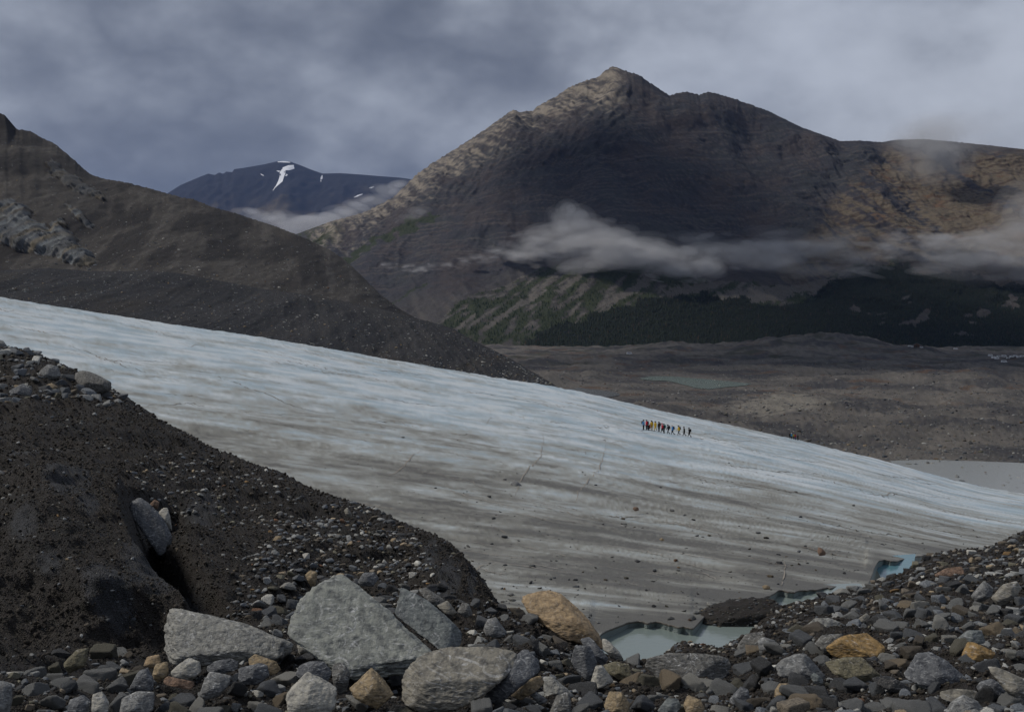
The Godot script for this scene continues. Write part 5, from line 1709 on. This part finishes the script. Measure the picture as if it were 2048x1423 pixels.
func rounded(half: Vector3, c: Color) -> ArrayMesh:
	var pn := PackedVector3Array()
	var ph := PackedFloat32Array()
	for a in 3:
		for s in [-1.0, 1.0]:
			var v := Vector3.ZERO
			v[a] = s
			pn.append(v)
			ph.append(half[a])
	var pts := stone_points(3, pn, ph, half, false, 0.02, 6.0, Vector3.ZERO)
	var cols := PackedColorArray()
	for p in pts:
		cols.append(c)
	return smooth_mesh(pts, ico(3)[1], cols)

func build_hikers() -> void:
	var cloth := flat_mat("cloth", Color.WHITE, 0.85, true, 0.3)
	var fields := []
	var poses := []
	for k in 4:
		poses.append(pose(k))
		fields.append(body_field(poses[k][0]))
	var black := Color(0.012, 0.012, 0.014)
	var skin := Color(0.36, 0.2, 0.13)
	var yellow := Color(0.62, 0.4, 0.03)
	var red := Color(0.52, 0.03, 0.05)
	var blue := Color(0.05, 0.2, 0.48)
	var olive := Color(0.035, 0.035, 0.025)
	# sight x, foot y, pose, turn, jacket, trousers, pack, hat, label
	var crew := [
		[1287.0, 866.0, 0, 0.9, Color(0.16, 0.36, 0.62), black, black, black, "person in a light blue jacket at the tail of the long group"],
		[1293.5, 867.2, 0, -1.2, red, black, black, black, "person in a red jacket with black pack next to the light blue jacket"],
		[1298.5, 868.4, 3, -0.9, black, black, Color(0.5, 0.06, 0.015), black, "person in black crouching by an orange pack in the long group"],
		[1303.5, 869.2, 0, -0.5, yellow, Color(0.55, 0.35, 0.03), black, black, "person in a full yellow suit, taller of the adjoining yellow pair"],
		[1311.2, 871.0, 1, -0.6, yellow, Color(0.55, 0.35, 0.03), Color.TRANSPARENT, black, "person in a full yellow suit beside the dark brown jacket"],
		[1318.2, 872.4, 0, -0.8, Color(0.04, 0.03, 0.022), black, black, black, "person in a dark brown jacket between yellow suit and red hood"],
		[1325.3, 873.2, 1, -1.3, red, black, Color.TRANSPARENT, red, "person in a red hooded jacket in the middle of the long group"],
		[1328.2, 872.6, 0, -1.1, black, black, Color(0.03, 0.26, 0.22), black, "person with a teal pack half hidden behind the red hood"],
		[1337.0, 875.0, 2, -1.4, Color(0.022, 0.022, 0.025), black, black, black, "person in charcoal striding ahead of the red hood"],
		[1345.8, 875.6, 1, -1.4, blue, black, black, skin, "bareheaded person in a bright blue jacket walking in line"],
		[1358.2, 877.2, 2, -1.3, yellow, black, black, black, "person in a yellow jacket with black pack near the head of the line"],
		[1369.2, 879.2, 1, -1.5, olive, black, Color.TRANSPARENT, black, "person in a dark olive jacket second from the line's end"],
		[1379.2, 881.2, 2, -2.2, Color(0.02, 0.022, 0.024), olive, black, black, "person in black with a big pack at the end of the line"],
		[1580.2, 876.6, 0, -0.4, black, black, Color(0.4, 0.4, 0.42), black, "person in black at the skyline end of the small far group"],
		[1583.6, 877.6, 0, -0.9, Color(0.05, 0.2, 0.34), black, Color.TRANSPARENT, Color(0.5, 0.45, 0.4), "person in a blue jacket with pale hat in the far group"],
		[1587.8, 878.4, 0, 0.3, Color(0.4, 0.36, 0.06), black, Color.TRANSPARENT, Color(0.1, 0.1, 0.25), "person in a pale yellow jacket in the far group"],
		[1591.2, 879.2, 0, -1.0, Color(0.3, 0.02, 0.03), Color(0.03, 0.04, 0.14), Color.TRANSPARENT, black, "person in a red jacket and blue trousers in the far group"],
		[1596.2, 880.4, 0, -1.2, black, black, Color.TRANSPARENT, black, "person in black standing apart in the far group"]]
	for a in crew:
		var f: Array = fields[a[2]]
		var kit := [a[4], a[5], black, skin, black]
		var cols := PackedColorArray()
		for w: int in f[2]:
			cols.append(kit[w])
		var p := ice_point(a[0], a[1])
		var o := base("person", p, a[3])
		tag(o, a[8], "person", "hikers crossing the glacier")
		put("body", smooth_mesh(f[0], f[1], cols), cloth, o)
		var chest: Vector3 = poses[a[2]][1]
		var head: Vector3 = poses[a[2]][2]
		if a[6].a > 0.0:
			var bp := put("backpack", rounded(Vector3(0.17, 0.27, 0.12), a[6]), cloth, o)
			bp.position = chest + Vector3(0, -0.04, -0.25)
			bp.rotation.x = 0.12
		if a[7] != skin:
			var cap := put("hat", rounded(Vector3(0.115, 0.085, 0.125), a[7]), cloth, o)
			cap.position = head + Vector3(0, 0.08, -0.015)

# ---------------------------------------------------------------- far vehicles and the lodge
func prism(outline: PackedVector2Array, width: float) -> ArrayMesh:
	# outline in the xy plane, extruded along z
	var st := SurfaceTool.new()
	st.begin(Mesh.PRIMITIVE_TRIANGLES)
	st.set_smooth_group(-1)
	var tri := Geometry2D.triangulate_polygon(outline)
	var cw := Geometry2D.is_polygon_clockwise(outline)
	for s in [0.5, -0.5]:
		for k in range(0, tri.size(), 3):
			for e in ([0, 2, 1] if s > 0.0 else [0, 1, 2]):
				st.add_vertex(Vector3(outline[tri[k + e]].x, outline[tri[k + e]].y, s * width))
	for k in outline.size():
		var a := outline[k]
		var b := outline[(k + 1) % outline.size()]
		if cw:
			var h := a
			a = b
			b = h
		var q := [Vector3(a.x, a.y, width * 0.5), Vector3(b.x, b.y, width * 0.5), Vector3(b.x, b.y, -width * 0.5), Vector3(a.x, a.y, -width * 0.5)]
		for e in [0, 2, 1, 0, 3, 2]:
			st.add_vertex(q[e])
	st.generate_normals()
	return st.commit()

func box_mesh(size: Vector3) -> BoxMesh:
	var m := BoxMesh.new()
	m.size = size
	return m

func make_vehicle(bus: bool) -> Node3D:
	var o := Node3D.new()
	var paint := flat_mat("white_paint", Color(0.72, 0.73, 0.74), 0.4)
	var glass := flat_mat("dark_glass", Color(0.02, 0.022, 0.025), 0.12)
	var rubber := flat_mat("rubber", Color(0.02, 0.02, 0.02), 0.8)
	var l := 7.4 if bus else 5.6
	var h := 3.0 if bus else 2.4
	var out := poly([-l / 2, 0.45, l / 2, 0.45, l / 2, 1.2, l / 2 - 0.5, 1.45, l / 2 - 1.2, h - 0.1, l / 2 - 1.6, h, -l / 2 + 0.2, h, -l / 2, h - 0.2])
	put("body", prism(out, 2.2), paint, o)
	for s in [-1.0, 1.0]:
		put("side_window", box_mesh(Vector3(l * 0.55, 0.6, 0.03)), glass, o).position = Vector3(-l * 0.08, h * 0.66, s * 1.11)
		for x in [-l * 0.3, l * 0.32]:
			var c := CylinderMesh.new()
			c.top_radius = 0.42
			c.bottom_radius = 0.42
			c.height = 0.26
			c.radial_segments = 14
			var w := put("wheel", c, rubber, o)
			w.rotation.x = PI / 2
			w.position = Vector3(x, 0.42, s * 1.0)
	return o

func build_far_things() -> void:
	var bus := make_vehicle(true)
	var van := make_vehicle(false)
	var spots := [[1981.6, 713.5, 0, 0.4, "white motorhome at the near corner of the car park row"], [1988.0, 717.0, 0, 0.5, "white coach in the diagonal row, second from its corner"], [1994.7, 719.4, 0, 0.5, "white coach lowest in the diagonal parked row"], [1998.0, 714.0, 1, 0.2, "white van behind the diagonal row of coaches"], [2009.0, 715.0, 0, 0.1, "white coach in the middle of the car park"], [2017.6, 718.0, 1, 0.2, "white van below the middle coach row"], [2024.8, 715.5, 0, 0.3, "white motorhome right of the middle coach"], [2031.5, 715.5, 1, 0.1, "white van in the far row near the picture edge"], [2039.0, 716.0, 0, 0.1, "white coach in the far row near the picture edge"], [2045.7, 715.5, 1, 0.0, "white van at the right end of the car park"], [2009.0, 725.0, 0, 0.0, "white coach parked alone below the others"], [1820.0, 693.5, 1, 0.3, "white van standing before the brown lodge"], [1827.5, 695.0, 1, 0.3, "low white van at the lodge wall"], [1843.0, 696.0, 1, 0.1, "white van beyond the lodge gable"], [1912.0, 699.5, 0, 0.1, "lone white motorhome on the road under the forest"], [1259.0, 709.5, 0, 0.2, "white motorhome on the valley road by the forest edge"]]
	for a in spots:
		var o: Node3D = (bus if a[2] == 0 else van).duplicate()
		o.name = numbered("motorhome" if a[2] == 0 and a[4].contains("motorhome") else "coach" if a[2] == 0 else "van")
		add_child(o, true)
		o.position = plain_point(a[0], plain_depth(a[0], a[1])) + Vector3(0, 0.05, 0)
		o.rotation.y = a[3]
		tag(o, a[4], "vehicle", "vehicles parked in the valley")
	bus.free()
	van.free()
	# the lodge
	var d := plain_depth(1834, 697)
	var b := base("lodge", plain_point(1834, d) + Vector3(0, -0.4, 0), -0.3)
	tag(b, "small brown gabled lodge in front of the forest", "building")
	var wood := flat_mat("brown_wood", Color(0.11, 0.065, 0.04), 0.85)
	put("wall", prism(poly([-4.5, 0, 4.5, 0, 4.5, 3.6, 0, 6.2, -4.5, 3.6]), 8.0), wood, b)
	var roofm := flat_mat("roof_metal", Color(0.12, 0.10, 0.095), 0.6)
	for s in [-1.0, 1.0]:
		var r := put("roof", box_mesh(Vector3(6.4, 0.25, 9.4)), roofm, b)
		r.position = Vector3(s * 2.65, 5.0, 0)
		r.rotation.z = -s * 0.524
	put("door", box_mesh(Vector3(2.2, 2.6, 0.1)), flat_mat("dark_door", Color(0.015, 0.014, 0.014), 0.7), b).position = Vector3(-0.5, 1.3, 4.03)
	for x in [-3.0, 2.6]:
		put("window", box_mesh(Vector3(1.3, 1.1, 0.1)), flat_mat("dark_glass", Color(0.02, 0.022, 0.025), 0.12), b).position = Vector3(x, 2.0, 4.03)

# ---------------------------------------------------------------- mist on the slopes
func puff(parent: Node3D, px: float, py: float, d: float, rx: float, ry: float, tau: float) -> void:
	# a wisp: thin outside, denser within
	wisp(parent, px, py, d, rx * 1.25, ry * 1.25, tau * 0.4)
	wisp(parent, px + rng.randfn() * rx * 0.18, py + rng.randfn() * ry * 0.15, d, rx * 0.85, ry * 0.85, tau * 0.6)
	wisp(parent, px + rng.randfn() * rx * 0.25, py + rng.randfn() * ry * 0.22, d, rx * 0.5, ry * 0.52, tau * 0.6)

func wisp(parent: Node3D, px: float, py: float, d: float, rx: float, ry: float, tau: float) -> void:
	var unit := d / F
	var rz := rx * unit * 1.8
	var o := FogVolume.new()
	o.shape = RenderingServer.FOG_VOLUME_SHAPE_ELLIPSOID
	o.size = Vector3(rx * unit, ry * unit, rz) * 2.0
	var key := "mist_%d" % int(round(log(tau / (2.0 * rz)) * 8.0))
	if not mats.has(key):
		var m := FogMaterial.new()
		m.resource_name = key
		m.albedo = Color(0.99, 0.99, 1.0)
		m.density = exp(round(log(tau / (2.0 * rz)) * 8.0) / 8.0)
		mats[key] = m
	o.material = mats[key]
	o.name = "puff"
	parent.add_child(o, true)
	o.position = at(px, py, d)
	o.rotation = Vector3(0, rng.randf_range(-0.5, 0.5), rng.randf_range(-0.3, 0.25))

func build_mist() -> void:
	var band := base("mist", Vector3.ZERO)
	tag(band, "grey cloud bank lying along the lower mountain slope", "cloud", "", "stuff")
	var line := [[760, 530, 8, 0.3], [830, 538, 9, 0.4], [900, 530, 10, 0.2], [960, 516, 13, 0.3], [1010, 506, 17, 0.45], [1060, 496, 26, 0.6], [1110, 488, 34, 0.9], [1150, 482, 50, 1.2], [1200, 498, 46, 1.3], [1260, 512, 40, 1.35], [1320, 521, 36, 1.35], [1380, 526, 34, 1.2], [1440, 518, 34, 0.85], [1500, 514, 34, 0.85], [1560, 508, 32, 0.75], [1620, 498, 28, 0.65], [1680, 506, 28, 0.4], [1740, 522, 26, 0.2], [1800, 492, 24, 0.6], [1860, 498, 28, 0.8], [1920, 500, 32, 0.85], [1980, 506, 42, 0.9], [2040, 490, 60, 1.1], [2110, 480, 75, 1.1]]
	var tear := noise("tear", 0.03, 3, false, 91)
	var x := 764.0
	while x < 2110.0:
		var th := kn(line, x, 2)
		var y := kn(line, x, 1)
		var tau := kn(line, x, 3)
		for k in 4:
			var r := minf(th * rng.randf_range(0.22, 0.8), 34.0)
			var dy := rng.randf_range(-1.0, 0.85) * (th - r * 0.4)
			var px := x + rng.randf_range(-12.0, 12.0)
			var thin := clampf(0.55 + 1.5 * tear.get_noise_2d(px, (y + dy) * 2.0), 0.04, 1.3)
			var dm := mtn_point(px, minf(y + dy + r * 0.6, 690.0)).z
			puff(band, px, y + dy, -dm - r * 2.4 - 90.0, r * rng.randf_range(1.1, 2.3), r * rng.randf_range(0.45, 0.85), tau * thin * 0.38)
		x += maxf(9.0, th * 0.42)
	for k in 60:   # torn shreds along the upper and lower edges
		var px := rng.randf_range(1000.0, 2060.0)
		var th := kn(line, px, 2)
		var py := kn(line, px, 1) + th * (rng.randf_range(0.7, 1.2) if k % 3 == 0 else rng.randf_range(-1.5, -0.7))
		var r := rng.randf_range(4.0, 13.0)
		wisp(band, px, py, -mtn_point(px, py).z - r * 2.4 - 90.0, r * rng.randf_range(1.4, 3.2), r * rng.randf_range(0.4, 0.7), rng.randf_range(0.06, 0.25))
	for a in [[1136, 418, 20, 17, 0.5], [1150, 434, 30, 22, 0.6], [1166, 452, 40, 24, 0.6], [1128, 446, 22, 28, 0.35], [1196, 458, 34, 18, 0.45], [1090, 462, 34, 14, 0.3], [1066, 476, 22, 22, 0.25], [1232, 470, 36, 16, 0.4], [1270, 480, 40, 14, 0.35], [1380, 480, 50, 16, 0.2], [1560, 470, 60, 14, 0.18], [1108, 430, 14, 18, 0.2], [838, 426, 22, 12, 0.28], [822, 436, 30, 8, 0.15], [2050, 430, 50, 60, 0.5], [2030, 540, 60, 30, 0.5], [1700, 470, 60, 18, 0.15], [1620, 540, 90, 16, 0.22], [1880, 540, 80, 18, 0.3]]:
		puff(band, a[0], a[1], -mtn_point(a[0], a[1]).z - 140.0, a[2], a[3], a[4])
	var cap := base("mist", Vector3.ZERO)
	tag(cap, "soft mist draped over the rounded shoulder of the mountain", "cloud", "", "stuff")
	for a in [[1850, 272, 60, 34, 0.35], [1880, 254, 80, 34, 0.2], [1870, 296, 52, 40, 0.45], [1900, 316, 44, 34, 0.4], [1850, 330, 40, 30, 0.3], [1890, 346, 36, 26, 0.25], [1920, 262, 90, 28, 0.16], [1820, 286, 50, 20, 0.25], [1950, 290, 60, 22, 0.15]]:
		puff(cap, a[0], a[1], 4000.0, a[2], a[3], a[4])
	var far := base("mist", Vector3.ZERO)
	tag(far, "white valley fog below the distant blue mountain", "cloud", "", "stuff")
	for a in [[500, 424, 22, 8, 0.7], [530, 436, 30, 10, 0.9], [560, 430, 18, 10, 0.6], [575, 446, 36, 12, 1.6], [610, 446, 40, 12, 1.8], [640, 440, 36, 12, 1.6], [665, 434, 30, 12, 1.2], [690, 424, 30, 12, 1.0], [716, 412, 26, 10, 0.8], [745, 400, 30, 10, 0.7], [778, 382, 26, 12, 0.8], [800, 370, 22, 9, 0.7], [590, 462, 60, 12, 2.0], [650, 455, 60, 12, 2.0]]:
		puff(far, a[0], a[1], 12000.0, a[2], a[3], a[4] * 0.8)

func build_clouds() -> void:
	# the broken cloud above the picture whose shade lies on the mountain face, the wood and the valley floor
	var s := SUN_FROM.normalized()
	var u := Vector3(s.y, -s.x, 0.0).normalized()
	var w := u.cross(s).normalized()
	var o := base("cloud", Vector3.ZERO)
	tag(o, "broken grey cloud drifting above the mountain and the valley", "cloud", "", "stuff")
	var m := FogMaterial.new()
	m.resource_name = "cloud"
	m.albedo = Color(0.97, 0.98, 1.0)
	m.density = 0.012
	# across the sun, along the valley, half sizes
	for a in [[540, -3800, 300, 560], [640, -3500, 240, 380], [420, -3950, 200, 380], [700, -4050, 140, 300], [640, -2850, 280, 320], [860, -2700, 240, 330], [1080, -2650, 260, 300], [330, -2300, 240, 330], [600, -1900, 420, 460], [260, -1700, 300, 380], [900, -1850, 300, 380]]:
		var f := FogVolume.new()
		f.shape = RenderingServer.FOG_VOLUME_SHAPE_ELLIPSOID
		f.size = Vector3(a[2], rng.randf_range(130.0, 220.0), a[3]) * 2.0
		f.material = m
		f.name = "billow"
		o.add_child(f, true)
		f.transform = Transform3D(Basis(u, s, w), u * a[0] + Vector3(0, 0, a[1]) + s * rng.randf_range(2600.0, 2900.0))

# ---------------------------------------------------------------- scene
const SUN_FROM := Vector3(-0.72, 0.8, -0.08)

func _ready() -> void:
	rng.seed = 20240607
	var cam := Camera3D.new()
	cam.name = "camera"
	cam.basis = cam_basis
	cam.fov = rad_to_deg(2.0 * atan(CY / F))
	cam.near = 0.1
	cam.far = 40000.0
	add_child(cam)
	cam.current = true

	var env := Environment.new()
	env.background_mode = Environment.BG_SKY
	var sky := Sky.new()
	var pano := PanoramaSkyMaterial.new()
	pano.panorama = make_sky()
	sky.sky_material = pano
	env.sky = sky
	env.background_energy_multiplier = 1.0
	env.tonemap_mode = Environment.TONE_MAPPER_LINEAR
	env.tonemap_exposure = 1.05
	env.fog_enabled = true
	env.fog_density = 0.000012
	env.fog_light_color = Color(0.58, 0.72, 1.0)
	env.volumetric_fog_enabled = true
	env.volumetric_fog_density = 0.0
	env.sdfgi_enabled = true
	env.ssao_enabled = true
	env.ssil_enabled = true
	var we := WorldEnvironment.new()
	we.name = "environment"
	we.environment = env
	add_child(we)

	var sun := DirectionalLight3D.new()
	sun.name = "sun"
	sun.light_energy = 0.68
	sun.light_color = Color(1.0, 0.97, 0.925)
	sun.light_angular_distance = 8.0
	sun.shadow_enabled = true
	add_child(sun)
	sun.look_at_from_position(SUN_FROM, Vector3.ZERO)

	build_stone_shapes()
	build_mountain()
	build_far()
	build_hill()
	build_moraine()
	build_plain()
	build_ice()
	build_pools()
	build_foreground()
	build_forest()
	build_boulders()
	build_stones()
	build_ice_stones()
	build_hikers()
	build_far_things()
	build_mist()
	build_clouds()
